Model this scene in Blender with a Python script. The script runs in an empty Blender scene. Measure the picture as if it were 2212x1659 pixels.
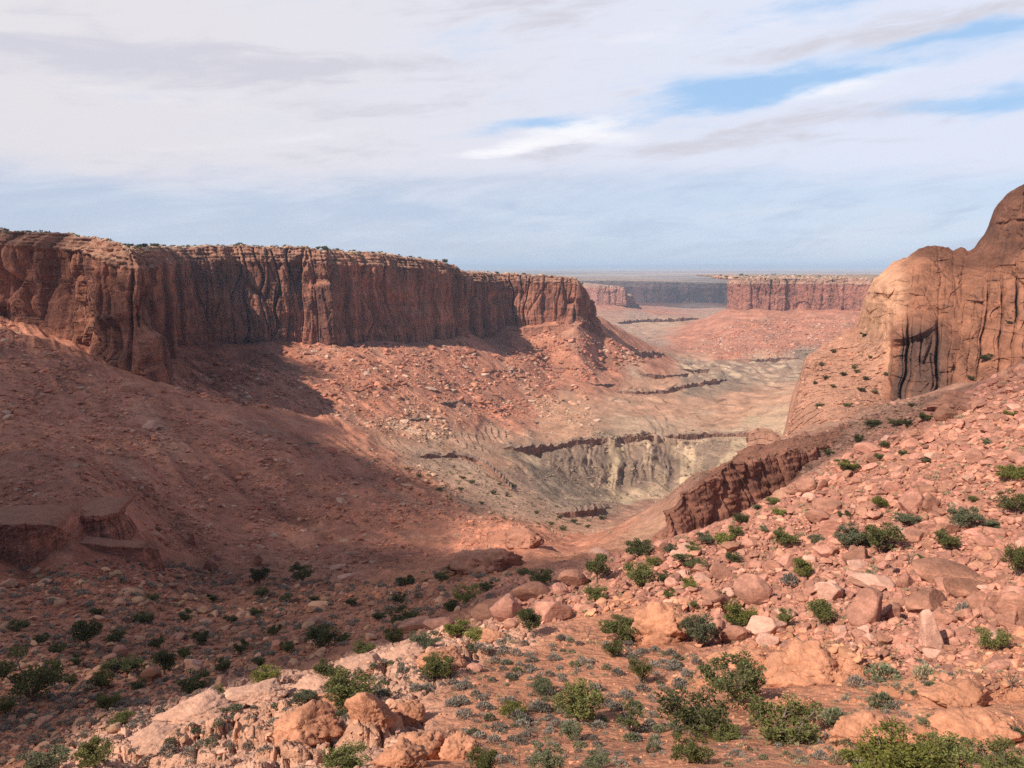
import bpy, math, random
import numpy as np
from mathutils import Vector

# ------------------------------------------------------------------ camera, sun, sky, exposure
sc = bpy.context.scene
COL = sc.collection
PITCH = math.radians(8.72)
cam_d = bpy.data.cameras.new("camera")
cam_d.sensor_width = 36.0
cam_d.lens = 27.0
cam_d.clip_start = 0.1
cam_d.clip_end = 200000.0
cam = bpy.data.objects.new("camera", cam_d)
COL.objects.link(cam)
cam.location = (0, 0, 0)
cam.rotation_euler = (math.pi / 2 - PITCH, 0, 0)
sc.camera = cam

SUN_EL = math.radians(42)
SUN_H = Vector((-0.83, -0.56, 0)).normalized()
SUN = Vector((SUN_H.x * math.cos(SUN_EL), SUN_H.y * math.cos(SUN_EL), math.sin(SUN_EL)))
sun_d = bpy.data.lights.new("sun", 'SUN')
sun_d.energy = 5.0
sun_d.angle = math.radians(0.5)
sun_d.color = (1.0, 0.935, 0.80)
sun = bpy.data.objects.new("sun", sun_d)
COL.objects.link(sun)
sun.location = (0, 0, 300)
sun.rotation_euler = SUN.to_track_quat('Z', 'Y').to_euler()

sc.view_settings.view_transform = 'Standard'
sc.view_settings.look = 'None'
sc.view_settings.exposure = 0.22
sc.view_settings.gamma = 1.0
sc.view_settings.use_curve_mapping = False
sc.render.engine = 'CYCLES'
cy_ = sc.cycles
cy_.max_bounces = 5
cy_.diffuse_bounces = 2
cy_.glossy_bounces = 1
cy_.transmission_bounces = 1
cy_.transparent_max_bounces = 8
cy_.volume_bounces = 1
cy_.caustics_reflective = False
cy_.caustics_refractive = False
cy_.use_adaptive_sampling = True
cy_.adaptive_threshold = 0.01
cy_.use_denoising = False


class NT:
    """tiny helper for node trees"""
    def __init__(self, tree):
        self.t = tree
        tree.nodes.clear()

    def n(self, kind, **kw):
        nd = self.t.nodes.new(kind)
        for k, v in kw.items():
            setattr(nd, k, v)
        return nd

    def put(self, sock, v):
        if hasattr(v, 'is_output'):
            self.t.links.new(v, sock)
        elif v is not None:
            sock.default_value = v

    def math(self, op, a, b=None, c=None, clamp=False):
        nd = self.n('ShaderNodeMath', operation=op, use_clamp=clamp)
        for i, v in enumerate((a, b, c)):
            if v is not None:
                self.put(nd.inputs[i], v)
        return nd.outputs[0]

    def vmath(self, op, a, b=None):
        nd = self.n('ShaderNodeVectorMath', operation=op)
        self.put(nd.inputs[0], a)
        if b is not None:
            self.put(nd.inputs[1], b)
        return nd.outputs[0]

    def comb(self, x, y, z):
        nd = self.n('ShaderNodeCombineXYZ')
        for i, v in enumerate((x, y, z)):
            self.put(nd.inputs[i], v)
        return nd.outputs[0]

    def sep(self, v):
        nd = self.n('ShaderNodeSeparateXYZ')
        self.put(nd.inputs[0], v)
        return nd.outputs

    def noise(self, vec, scale=1.0, detail=4.0, rough=0.55, dist=0.0, col=False):
        nd = self.n('ShaderNodeTexNoise')
        self.put(nd.inputs['Vector'], vec)
        nd.inputs['Scale'].default_value = scale
        nd.inputs['Detail'].default_value = detail
        nd.inputs['Roughness'].default_value = rough
        nd.inputs['Distortion'].default_value = dist
        return nd.outputs['Color'] if col else nd.outputs['Fac']

    def mix(self, fac, a, b, mode='MIX'):
        nd = self.n('ShaderNodeMix', data_type='RGBA', blend_type=mode)
        nd.clamp_factor = True
        self.put(nd.inputs[0], fac)
        self.put(nd.inputs[6], a)
        self.put(nd.inputs[7], b)
        return nd.outputs[2]

    def ramp(self, fac, lo, hi, a=0.0, b=1.0):
        nd = self.n('ShaderNodeMapRange', interpolation_type='SMOOTHSTEP')
        self.put(nd.inputs[0], fac)
        for i, v in enumerate((lo, hi, a, b)):
            nd.inputs[i + 1].default_value = v
        return nd.outputs[0]


def c4(c):
    return (c[0], c[1], c[2], 1.0)


def srgb(r, g, b):
    f = lambda v: (v / 255 / 12.92) if v <= 10 else ((v / 255 + 0.055) / 1.055) ** 2.4
    return (f(r), f(g), f(b), 1.0)


def build_world():
    w = bpy.data.worlds.new("World")
    sc.world = w
    w.use_nodes = True
    k = NT(w.node_tree)
    out = k.n('ShaderNodeOutputWorld')
    sky = k.n('ShaderNodeTexSky')
    sky.sky_type = 'NISHITA'
    sky.sun_disc = False
    sky.sun_elevation = SUN_EL
    sky.sun_rotation = math.atan2(SUN.x, SUN.y)
    sky.altitude = 1500
    sky.dust_density = 0.6
    sky.ozone_density = 1.0
    bg = k.n('ShaderNodeBackground')
    k.t.links.new(sky.outputs[0], bg.inputs[0])
    bg.inputs[1].default_value = 0.08
    # clouds: laid out by compass bearing and elevation (degrees)
    tc = k.n('ShaderNodeTexCoord')
    x, y, z = k.sep(tc.outputs['Generated'])
    el = k.math('MULTIPLY', k.math('ARCSINE', z), 57.29578)
    az = k.math('MULTIPLY', k.math('ARCTAN2', x, y), 57.29578)
    # warp
    wv = k.noise(k.comb(k.math('MULTIPLY', az, 0.06), k.math('MULTIPLY', el, 0.22), 3.0), 1.0, 5.0, 0.6, col=True)
    wx, wy, _ = k.sep(wv)
    az_w = k.math('ADD', az, k.math('MULTIPLY', k.math('SUBTRACT', wx, 0.5), 16.0))
    el_w = k.math('ADD', el, k.math('MULTIPLY', k.math('SUBTRACT', wy, 0.5), 4.2))

    def blob(a0, e0, sa, se, slope=0.0, amp=1.0):
        da = k.math('SUBTRACT', az_w, a0)
        de = k.math('SUBTRACT', k.math('SUBTRACT', el_w, e0), k.math('MULTIPLY', da, slope))
        q = k.math('ADD', k.math('POWER', k.math('ABSOLUTE', k.math('DIVIDE', da, sa)), 2.0),
                   k.math('POWER', k.math('ABSOLUTE', k.math('DIVIDE', de, se)), 2.0))
        return k.math('MULTIPLY', k.math('EXPONENT', k.math('MULTIPLY', q, -1.0)), amp)

    def add(lst):
        s = lst[0]
        for v in lst[1:]:
            s = k.math('ADD', s, v)
        return s
    streak = k.math('SUBTRACT', el, k.math('MULTIPLY', az, 0.10))
    st1 = k.noise(k.comb(k.math('MULTIPLY', az, 0.065), k.math('MULTIPLY', streak, 0.36), 0.0), 1.0, 9.0, 0.66, 0.4)
    st2 = k.noise(k.comb(k.math('MULTIPLY', az, 0.17), k.math('MULTIPLY', streak, 0.8), 7.0), 1.0, 9.0, 0.64, 0.5)
    st3 = k.noise(k.comb(k.math('MULTIPLY', az, 0.03), k.math('MULTIPLY', el, 0.11), 11.0), 1.0, 5.0, 0.55)
    # blue openings
    gaps = add([blob(19.5, 11.6, 9.0, 0.95, 0.09, 1.1), blob(29.0, 13.7, 8.0, 0.5, 0.07, 0.8), blob(31, 10.0, 5.5, 0.8, 0.06, 0.7),
                blob(21, 16.8, 6.5, 0.9, 0.02, 0.6), blob(27.0, 17.4, 3.5, 0.7, 0.0, 0.55), blob(1.0, 9.7, 4.0, 0.6, 0.02, 0.75),
                blob(12.0, 12.0, 4.0, 0.8, 0.05, 0.35)])
    cover = k.math('SUBTRACT', k.math('ADD', 1.10, k.math('ADD', k.math('MULTIPLY', k.math('SUBTRACT', st1, 0.5), 1.7), k.math('MULTIPLY', k.math('SUBTRACT', st2, 0.5), 1.0))), k.math('MULTIPLY', gaps, 1.3))
    gapf = k.ramp(cover, -0.15, 1.05, 1.0, 0.0)
    cover = k.ramp(cover, -0.2, 0.9, 0.80, 1.0)
    # thin veil low over the horizon
    low = k.ramp(k.math('ADD', el, k.math('ADD', k.math('MULTIPLY', k.math('SUBTRACT', st3, 0.5), 6.0), k.math('MULTIPLY', k.math('SUBTRACT', st1, 0.5), 4.0))), 4.6, 7.6, 0.0, 1.0)
    white = k.mix(k.ramp(az, -32, 28), srgb(227, 223, 228), srgb(222, 228, 245))
    grey = srgb(209, 208, 219)
    bright = srgb(251, 250, 253)
    dk = add([blob(-26, 12.6, 14, 1.3, 0.0, 0.9), blob(-12, 13.6, 12, 1.2, -0.02, 0.5), blob(18, 8.9, 16, 0.9, 0.08, 0.7), blob(24, 14.2, 9, 0.9, 0.06, 0.75), blob(1, 17.2, 8, 1.6, 0.0, 0.5), blob(-9, 10.6, 9, 0.5, 0.05, 0.35),
              blob(-14, 7.8, 12, 0.6, 0.02, 0.35)])
    dk = k.math('ADD', dk, k.math('MULTIPLY', k.math('SUBTRACT', st2, 0.5), 2.2))
    br = add([blob(5.5, 9.4, 5.5, 0.9, 0.12, 1.0), blob(-24, 10.9, 14, 0.8, -0.02, 0.55), blob(24, 11.7, 5.0, 0.9, 0.1, 1.0), blob(10, 15.5, 14, 1.1, 0.03, 0.6), blob(-14, 8.9, 12, 0.6, 0.06, 0.5), blob(0, 8.0, 4.5, 0.5, 0.1, 0.7)])
    br = k.math('ADD', br, k.math('MULTIPLY', k.math('SUBTRACT', st1, 0.5), 1.5))
    ccol = k.mix(k.ramp(dk, 0.1, 0.9), white, grey)
    ccol = k.mix(k.ramp(br, 0.3, 1.2), ccol, bright)
    lowc = k.mix(k.ramp(k.math('ADD', az, k.math('MULTIPLY', k.math('SUBTRACT', st1, 0.5), 22.0)), -12, 22), srgb(195, 206, 227), srgb(206, 222, 244))
    lowc = k.mix(k.ramp(st1, 0.40, 0.66), lowc, srgb(214, 223, 241))
    lowc = k.mix(k.ramp(st2, 0.42, 0.72), lowc, srgb(191, 204, 229))
    ccol = k.mix(gapf, ccol, srgb(172, 209, 249))
    ccol = k.mix(low, lowc, ccol)
    cover = k.math('MULTIPLY', cover, k.ramp(low, 0.0, 1.0, 0.86, 1.0))
    # the cloud bank lies ahead; the unseen sky overhead and behind is dimmed to cut fill
    ahead = k.math('MULTIPLY', k.ramp(el, 20, 36, 1.0, 0.25), k.ramp(k.math('ABSOLUTE', az), 50, 90, 1.0, 0.3))
    cover = k.math('MULTIPLY', cover, ahead)
    bg2 = k.n('ShaderNodeBackground')
    k.put(bg2.inputs[0], ccol)
    bg2.inputs[1].default_value = 0.90
    mx = k.n('ShaderNodeMixShader')
    k.put(mx.inputs[0], cover)
    k.t.links.new(bg.outputs[0], mx.inputs[1])
    k.t.links.new(bg2.outputs[0], mx.inputs[2])
    k.t.links.new(mx.outputs[0], out.inputs[0])
    w.cycles.sampling_method = 'MANUAL'
    w.cycles.sample_map_resolution = 512


build_world()

# ------------------------------------------------------------------ noise
F32 = np.float32


def _hash(a, b, c, seed):
    h = (a.astype(np.uint32) * np.uint32(374761393)) ^ (b.astype(np.uint32) * np.uint32(668265263))
    if c is not None:
        h = h ^ (c.astype(np.uint32) * np.uint32(2147483647 - 58))
    h = h + np.uint32((seed * 2654435761) & 0xffffffff)
    h = (h ^ (h >> np.uint32(15))) * np.uint32(2246822519)
    h = (h ^ (h >> np.uint32(13))) * np.uint32(3266489917)
    return h ^ (h >> np.uint32(16))


_ga = np.arange(64) * (2 * math.pi / 64)
_GX, _GY = np.cos(_ga).astype(F32), np.sin(_ga).astype(F32)
_r = np.random.RandomState(5)
_g3 = _r.normal(size=(128, 3))
_g3 = (_g3 / np.linalg.norm(_g3, axis=1)[:, None]).astype(F32)


def pn2(x, y, seed=0):
    x = np.asarray(x, F32); y = np.asarray(y, F32)
    x, y = np.broadcast_arrays(x, y)
    xi, yi = np.floor(x), np.floor(y)
    xf, yf = x - xi, y - yi
    xi, yi = xi.astype(np.int32), yi.astype(np.int32)
    u = xf * xf * xf * (xf * (xf * 6 - 15) + 10)
    v = yf * yf * yf * (yf * (yf * 6 - 15) + 10)

    def g(dx, dy):
        h = _hash(xi + dx, yi + dy, None, seed) & np.uint32(63)
        return _GX[h] * (xf - dx) + _GY[h] * (yf - dy)
    a = g(0, 0); a = a + u * (g(1, 0) - a)
    b = g(0, 1); b = b + u * (g(1, 1) - b)
    return (a + v * (b - a)) * 1.45


def pn3(x, y, z, seed=0):
    x, y, z = np.broadcast_arrays(np.asarray(x, F32), np.asarray(y, F32), np.asarray(z, F32))
    xi, yi, zi = np.floor(x), np.floor(y), np.floor(z)
    xf, yf, zf = x - xi, y - yi, z - zi
    xi, yi, zi = xi.astype(np.int32), yi.astype(np.int32), zi.astype(np.int32)
    s = lambda t: t * t * t * (t * (t * 6 - 15) + 10)
    u, v, w = s(xf), s(yf), s(zf)

    def g(dx, dy, dz):
        h = _hash(xi + dx, yi + dy, zi + dz, seed) & np.uint32(127)
        gr = _g3[h]
        return gr[..., 0] * (xf - dx) + gr[..., 1] * (yf - dy) + gr[..., 2] * (zf - dz)
    def lay(dz):
        a = g(0, 0, dz); a = a + u * (g(1, 0, dz) - a)
        b = g(0, 1, dz); b = b + u * (g(1, 1, dz) - b)
        return a + v * (b - a)
    a = lay(0)
    return (a + w * (lay(1) - a)) * 1.5


def fbm2(x, y, oct=4, seed=0, rough=0.5, lac=2.03):
    s, a = 0.0, 1.0
    for i in range(oct):
        s = s + a * pn2(x, y, seed + i * 17)
        x, y, a = x * lac, y * lac, a * rough
    return s


def fbm3(x, y, z, oct=4, seed=0, rough=0.5):
    s, a = 0.0, 1.0
    for i in range(oct):
        s = s + a * pn3(x, y, z, seed + i * 17)
        x, y, z, a = x * 2.03, y * 2.03, z * 2.03, a * rough
    return s


def worley2(x, y, seed=0):
    """F1, F2 and a random value of the nearest cell"""
    x, y = np.broadcast_arrays(np.asarray(x, F32), np.asarray(y, F32))
    xi, yi = np.floor(x).astype(np.int32), np.floor(y).astype(np.int32)
    f1 = np.full(x.shape, 9.0, F32); f2 = f1.copy(); cid = np.zeros(x.shape, F32)
    for dx in (-1, 0, 1):
        for dy in (-1, 0, 1):
            h = _hash(xi + dx, yi + dy, None, seed)
            px = (h & np.uint32(1023)).astype(F32) / 1023 + xi + dx
            py = ((h >> np.uint32(10)) & np.uint32(1023)).astype(F32) / 1023 + yi + dy
            d = (px - x) ** 2 + (py - y) ** 2
            near = d < f1
            f2 = np.where(near, f1, np.minimum(f2, d))
            cid = np.where(near, ((h >> np.uint32(20)) & np.uint32(1023)).astype(F32) / 1023, cid)
            f1 = np.where(near, d, f1)
    return np.sqrt(f1), np.sqrt(f2), cid


def sstep(a, b, x):
    t = np.clip((x - a) / (b - a), 0, 1)
    return t * t * (3 - 2 * t)


# ------------------------------------------------------------------ mesh + object helpers
def mesh_np(name, V, F, smooth=True, col=None):
    V = np.ascontiguousarray(V, F32).reshape(-1, 3)
    F = np.ascontiguousarray(F, np.int32)
    k = F.shape[1]
    me = bpy.data.meshes.new(name)
    me.vertices.add(len(V))
    me.vertices.foreach_set('co', V.ravel())
    me.loops.add(F.size)
    me.loops.foreach_set('vertex_index', F.ravel())
    me.polygons.add(len(F))
    me.polygons.foreach_set('loop_start', np.arange(0, F.size, k, dtype=np.int32))
    me.polygons.foreach_set('use_smooth', np.full(len(F), bool(smooth)))
    if col is not None:
        at = me.color_attributes.new('tint', 'FLOAT_COLOR', 'POINT')
        c = np.ones((len(V), 4), F32)
        c[:, :col.shape[-1]] = col.reshape(len(V), -1)
        at.data.foreach_set('color', c.ravel())
    me.update()
    me.validate()
    return me


def grid_faces(nr, nc):
    i = np.arange(nr * nc, dtype=np.int32).reshape(nr, nc)
    return np.stack([i[:-1, :-1], i[:-1, 1:], i[1:, 1:], i[1:, :-1]], -1).reshape(-1, 4)


def obj(name, me, mat=None, parent=None, loc=None):
    o = bpy.data.objects.new(name, me)
    COL.objects.link(o)
    if mat is not None and me is not None and not me.materials:
        me.materials.append(mat)
    if parent is not None:
        o.parent = parent
    if loc is not None:
        o.location = loc
    return o


def tag(o, label=None, cat=None, group=None, kind=None):
    if label: o['label'] = label
    if cat: o['category'] = cat
    if group: o['group'] = group
    if kind: o['kind'] = kind
    return o


FX, CX0, CY0 = 1659.0, 1106.0, 829.5
CP, SP = math.cos(PITCH), math.sin(PITCH)


def ray(X, V):
    """direction of a sight line, normalised to one unit of forward (y) distance: (x/y, z/y)"""
    cx, cy = (X - CX0) / FX, (CY0 - V) / FX
    d = CP + cy * SP
    return cx / d, (-SP + cy * CP) / d


def at(X, V, Y):
    a, q = ray(X, V)
    return np.array([a * Y, Y, q * Y])

# ------------------------------------------------------------------ rock and soil materials
def rock_material(name, tint=None, base=(0.4, 0.2, 0.12), spots=(0.8, 1.2), freq=(0.35, 2.2, 14.0), bump=0.35, bscale=(1.5, 9.0), streak=0.0, streak_col=(0.10, 0.055, 0.045), strata=0.0,
                  strata_scale=0.25, dust=None, rand=0.0, rough=0.92, varnish_scale=0.16):
    m = bpy.data.materials.new(name)
    m.use_nodes = True
    k = NT(m.node_tree)
    out = k.n('ShaderNodeOutputMaterial')
    bs = k.n('ShaderNodeBsdfPrincipled')
    bs.inputs['Roughness'].default_value = rough
    bs.inputs['Specular IOR Level'].default_value = 0.15
    k.t.links.new(bs.outputs[0], out.inputs[0])
    geo = k.n('ShaderNodeNewGeometry')
    pos = geo.outputs['Position']
    if tint:
        at_ = k.n('ShaderNodeAttribute', attribute_name=tint)
        col = at_.outputs['Color']
    else:
        col = c4(base)
    px, py, pz = k.sep(pos)
    if strata:
        wob = k.noise(pos, 0.012, 3.0, 0.5)
        zz = k.math('ADD', pz, k.math('MULTIPLY', wob, 14.0))
        sn = k.noise(k.comb(k.math('MULTIPLY', px, 0.004), k.math('MULTIPLY', py, 0.004), k.math('MULTIPLY', zz, strata_scale)), 1.0, 5.0, 0.65)
        f = k.ramp(sn, 0.3, 0.7, 1.0 - strata, 1.0 + strata)
        col = k.mix(1.0, col, k.comb(f, f, f), 'MULTIPLY')
    if streak:
        sx = k.noise(k.comb(k.math('MULTIPLY', px, varnish_scale), k.math('MULTIPLY', py, varnish_scale), k.math('MULTIPLY', pz, varnish_scale * 0.06)), 1.0, 6.0, 0.62, 0.2)
        pat = k.noise(pos, varnish_scale * 0.16, 3.0, 0.5)
        f = k.math('ADD', k.math('MULTIPLY', sx, 0.7), k.math('MULTIPLY', pat, 0.45))
        f = k.ramp(f, 0.50, 0.70, 0.0, streak)
        nz = k.sep(geo.outputs['Normal'])[2]
        f = k.math('MULTIPLY', f, k.ramp(nz, 0.35, 0.8, 1.0, 0.0))
        col = k.mix(f, col, c4(streak_col))
    lo, hi = spots
    fac = None
    for i, q in enumerate(freq):
        nf = k.noise(pos, q, 4.0, 0.6)
        s = k.ramp(nf, 0.25, 0.75, lo, hi)
        fac = s if fac is None else k.math('MULTIPLY', fac, s)
    col = k.mix(1.0, col, k.comb(fac, fac, fac), 'MULTIPLY')
    if dust is not None:
        nz = k.sep(geo.outputs['Normal'])[2]
        dn = k.noise(pos, freq[1] * 0.7, 4.0, 0.6)
        f = k.ramp(k.math('ADD', nz, k.math('MULTIPLY', dn, 0.6)), 0.95, 1.35, 0.0, 0.75)
        col = k.mix(f, col, c4(dust))
    if rand:
        oi = k.n('ShaderNodeObjectInfo')
        f = k.ramp(oi.outputs['Random'], 0, 1, 1.0 - rand, 1.0 + rand)
        col = k.mix(1.0, col, k.comb(f, f, k.math('POWER', f, 1.2)), 'MULTIPLY')
    k.put(bs.inputs['Base Color'], col)
    if bump:
        h = None
        for i, q in enumerate(bscale):
            nb = k.math('MULTIPLY', k.noise(pos, q, 6.0, 0.62), 1.0 / q)
            h = nb if h is None else k.math('ADD', h, nb)
        b = k.n('ShaderNodeBump')
        b.inputs['Strength'].default_value = 1.0
        b.inputs['Distance'].default_value = bump
        k.put(b.inputs['Height'], h)
        k.t.links.new(b.outputs[0], bs.inputs['Normal'])
    return m


# ------------------------------------------------------------------ terrain
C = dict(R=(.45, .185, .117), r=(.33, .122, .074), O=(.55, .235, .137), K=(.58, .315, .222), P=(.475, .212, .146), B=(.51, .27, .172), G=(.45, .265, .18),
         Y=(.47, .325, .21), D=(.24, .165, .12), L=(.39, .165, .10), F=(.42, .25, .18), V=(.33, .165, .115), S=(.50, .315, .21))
ROUGH = dict(R=.9, r=.9, O=.45, K=1.3, P=1.15, B=.35, G=.4, Y=.9, D=1.0, L=1.0, F=.4, V=.9, S=.45)
CTRL = """
1106,1659,29,O 1950,1640,27,O 2212,1659,26,O 700,1640,34,K 300,1659,40,K 0,1659,46,L -300,1640,48,L 2500,1640,25,O 1590,1510,44,O 1350,1580,36,O 1100,1480,50,O
1000,1390,64,K 1350,1340,72,O 850,1420,60,K 560,1500,54,K 250,1600,44,K 700,1560,44,K 1900,1500,42,O 2212,1450,44,O 1250,1450,53,O 1700,1420,54,O 2000,1420,49,P 2500,1450,40,O
1600,1330,72,P 1900,1320,66,P 2212,1300,62,P 1500,1240,92,P 1900,1180,92,P 2150,1200,82,P 1400,1260,88,P 1250,1280,92,P 1450,1180,112,P 1700,1060,140,P 1900,1000,145,P 2100,1000,120,P
2212,1000,108,P 2000,910,170,P 2212,800,190,P 2400,720,190,P 2400,1000,95,P 2100,860,175,P 1800,1000,165,P 1560,1140,125,P 2400,1300,55,P 1750,1200,95,P 1750,1300,72,P 2100,1100,98,P
2000,880,245,V 1950,870,322,V 1850,925,265,V 1700,985,238,V 1500,1042,222,V 1480,1150,205,V 1590,1118,198,V 1430,1170,200,B 1750,940,300,V 2150,830,285,V 2300,780,290,V 1680,1075,192,V
1300,1150,340,B 1130,1080,420,G 1060,1190,226,R 1100,1142,250,R 1250,1190,250,R 1000,1180,245,R 1180,1170,262,R
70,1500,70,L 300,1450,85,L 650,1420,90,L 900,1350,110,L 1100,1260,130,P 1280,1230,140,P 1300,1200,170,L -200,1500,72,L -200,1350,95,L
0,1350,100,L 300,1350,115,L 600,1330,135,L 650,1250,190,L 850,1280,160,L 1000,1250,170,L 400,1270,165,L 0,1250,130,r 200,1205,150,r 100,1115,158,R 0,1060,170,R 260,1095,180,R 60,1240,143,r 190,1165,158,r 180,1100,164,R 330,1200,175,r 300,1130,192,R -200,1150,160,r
500,1150,240,R 700,1150,265,R 900,1150,290,R 850,1050,380,R 600,1000,360,R 300,1000,270,R 0,900,300,R 300,880,380,R 500,920,420,R 700,945,470,R -200,900,280,R -200,700,480,R 150,900,340,R
0,700,500,R 150,762,470,R 320,832,460,R 450,805,640,r 500,780,720,r 400,742,790,r 560,742,830,r 700,747,850,R 850,737,930,R 1000,737,1010,R 1075,735,1160,R 1082,704,1190,R 1250,691,1176,R
1290,712,1225,R 1150,722,1166,R 1210,728,1152,R 1120,762,1080,R 1220,765,1105,R 1310,742,1195,R 1180,700,1186,R 1400,762,1300,R 1300,780,1170,R 1200,800,1090,R 1000,800,900,R 800,800,760,R 620,850,600,R 800,880,620,R 900,940,570,B 1000,880,760,R 1100,850,890,R 1200,880,880,B 1400,880,950,B
1600,880,980,B 1690,850,1080,B 1400,830,1120,B 1550,820,1200,D 1500,785,1550,B 1650,800,1400,B 1100,905,800,R 1150,800,1020,R
1080,962,650,B 1250,944,730,B 1400,937,770,S 1690,928,810,S 1200,1080,520,D 1350,1072,632,Y 1450,1060,655,Y 1250,1050,622,D 1150,1010,610,D 1250,1092,515,D 1100,1050,480,G 950,1000,500,G
1000,965,580,B 1400,1100,560,V 1350,1132,420,V 1550,1010,700,Y 1400,1000,690,D 1300,975,705,D 1600,960,770,S 1250,1010,655,D 1690,1000,720,Y 1650,950,790,Y
1400,740,2000,F 1340,716,2400,F 1450,700,2800,S 1400,682,3300,F 1550,682,3300,F 1500,665,4900,G 1300,665,4900,F 1600,665,4900,F 1320,656,3720,R 1420,656,5120,r 1500,657,5120,r 1350,655,5180,r 1570,656,5200,r 1400,674,3560,R 1270,660,3800,R 1566,670,2325,R 1610,670,2250,R 1660,670,2222,R 1720,670,2206,R 1800,671,2156,R 1880,673,2106,R 1570,671,2420,R 1700,671,2330,R 1880,674,2260,R 1480,747,1950,R 1600,767,1700,R
1730,772,1660,D 1600,720,1990,R 1750,722,1940,R 1860,732,1840,R 1530,722,2090,R 1660,750,1800,R 1500,702,2700,R 1690,698,2080,R 1690,738,1870,R 2000,700,2300,R 2000,780,1700,R 2200,680,2500,F 2200,780,1600,F 1650,780,1620,S 900,676,3500,F 600,676,3500,F 200,676,3500,F -200,676,3500,F
2100,780,420,V 2300,760,420,V 1800,880,420,B 1800,840,900,B 2300,800,900,B
"""
ctrl = []
for t in CTRL.split():
    X_, V_, Y_, c_ = t.split(',')
    a_, q_ = ray(float(X_), float(V_))
    ctrl.append((a_, float(Y_), q_, c_))
for a_ in (-1.2, -.7, -.3, 0, .3, .7, 1.2):
    ctrl.append((a_, 2.5, -0.80, 'O'))
    ctrl.append((a_, 10, -0.73, 'O'))
    ctrl.append((a_, 5400, -0.0548, 'F'))
for a_ in (-1.3, 1.3):
    for y_, q_, c_ in ((60, -.55, 'L'), (200, -.2, 'R'), (1000, -.12, 'R'), (3000, -.06, 'F')):
        ctrl.append((a_, y_, q_, c_))
KA = 2.6
cu = np.array([c[0] * KA for c in ctrl])
cv = np.log(np.array([c[1] for c in ctrl]))
cq = np.array([c[2] for c in ctrl])
EPS2 = 0.03 ** 2


def _phi(r2):
    return np.sqrt(r2 + EPS2)


_A = _phi((cu[:, None] - cu[None]) ** 2 + (cv[:, None] - cv[None]) ** 2)
_n = len(cu)
_M = np.zeros((_n + 3, _n + 3))
_M[:_n, :_n] = _A - np.eye(_n) * 0.004
_M[:_n, _n] = 1; _M[:_n, _n + 1] = cu; _M[:_n, _n + 2] = cv
_M[_n:, :_n] = _M[:_n, _n:].T
_W = np.linalg.solve(_M, np.r_[cq, 0, 0, 0])


def q_base(a, lnY):
    u, v = a * KA, lnY
    s = _W[_n] + _W[_n + 1] * u + _W[_n + 2] * v
    for i in range(_n):
        s = s + _W[i] * _phi((u - cu[i]) ** 2 + (v - cv[i]) ** 2)
    return s


ca_names = sorted(C)
_cc = np.array([C[c[3]] for c in ctrl])
_cr = np.array([ROUGH[c[3]] for c in ctrl])


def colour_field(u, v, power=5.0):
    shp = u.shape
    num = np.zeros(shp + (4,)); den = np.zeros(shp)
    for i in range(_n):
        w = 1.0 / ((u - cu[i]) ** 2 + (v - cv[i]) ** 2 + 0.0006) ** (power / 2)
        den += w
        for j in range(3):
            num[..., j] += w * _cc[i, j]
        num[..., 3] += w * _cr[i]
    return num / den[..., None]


avec = np.concatenate([np.linspace(-2.2, -0.80, 90, endpoint=False), np.linspace(-0.80, 0.80, 1400), np.linspace(0.80, 2.2, 91)[1:]])
NA = len(avec)


def jf(a):
    return np.interp(a, avec, np.arange(NA))


yv = [3.0]
while yv[-1] < 22: yv.append(yv[-1] * 1.05)
while yv[-1] < 1500: yv.append(yv[-1] * 1.0033)
while yv[-1] < 5400: yv.append(yv[-1] * 1.006)
yv = np.array(yv)
lny = np.log(yv)
NR = len(yv)


def coarse_eval(fn, ra=5, ry=5):
    """evaluate fn(a, lnY) on a thinned grid and interpolate it back"""
    ia = np.unique(np.r_[np.arange(0, NA, ra), NA - 1]); iy = np.unique(np.r_[np.arange(0, NR, ry), NR - 1])
    A, L = np.meshgrid(avec[ia], lny[iy])
    val = fn(A, L)
    squeeze = val.ndim == 2
    if squeeze: val = val[..., None]
    out = np.empty((NR, NA, val.shape[-1]), F32)
    for j in range(val.shape[-1]):
        tmp = np.stack([np.interp(avec, avec[ia], row) for row in val[..., j]])
        kk = np.clip(np.searchsorted(lny[iy], lny, side='right') - 1, 0, len(iy) - 2)
        t = ((lny - lny[iy][kk]) / (lny[iy][kk + 1] - lny[iy][kk]))[:, None]
        out[..., j] = tmp[kk] * (1 - t) + tmp[kk + 1] * t
    return out[..., 0] if squeeze else out


Ag, Yg = np.meshgrid(avec.astype(F32), yv.astype(F32))
XW = Ag * Yg
Q = coarse_eval(q_base)
ZW = (Q * Yg).astype(F32)
uu = Ag * KA
vv = np.log(Yg)
w1 = fbm2(uu * 14, vv * 16, 3, 91) * 0.05
w2 = fbm2(uu * 14 + 50, vv * 16, 3, 92) * 0.05


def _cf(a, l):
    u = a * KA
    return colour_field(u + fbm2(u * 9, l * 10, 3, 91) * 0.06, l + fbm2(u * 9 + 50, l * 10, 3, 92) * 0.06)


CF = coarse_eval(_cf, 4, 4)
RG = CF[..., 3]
TINT = CF[..., :3].copy()

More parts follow.
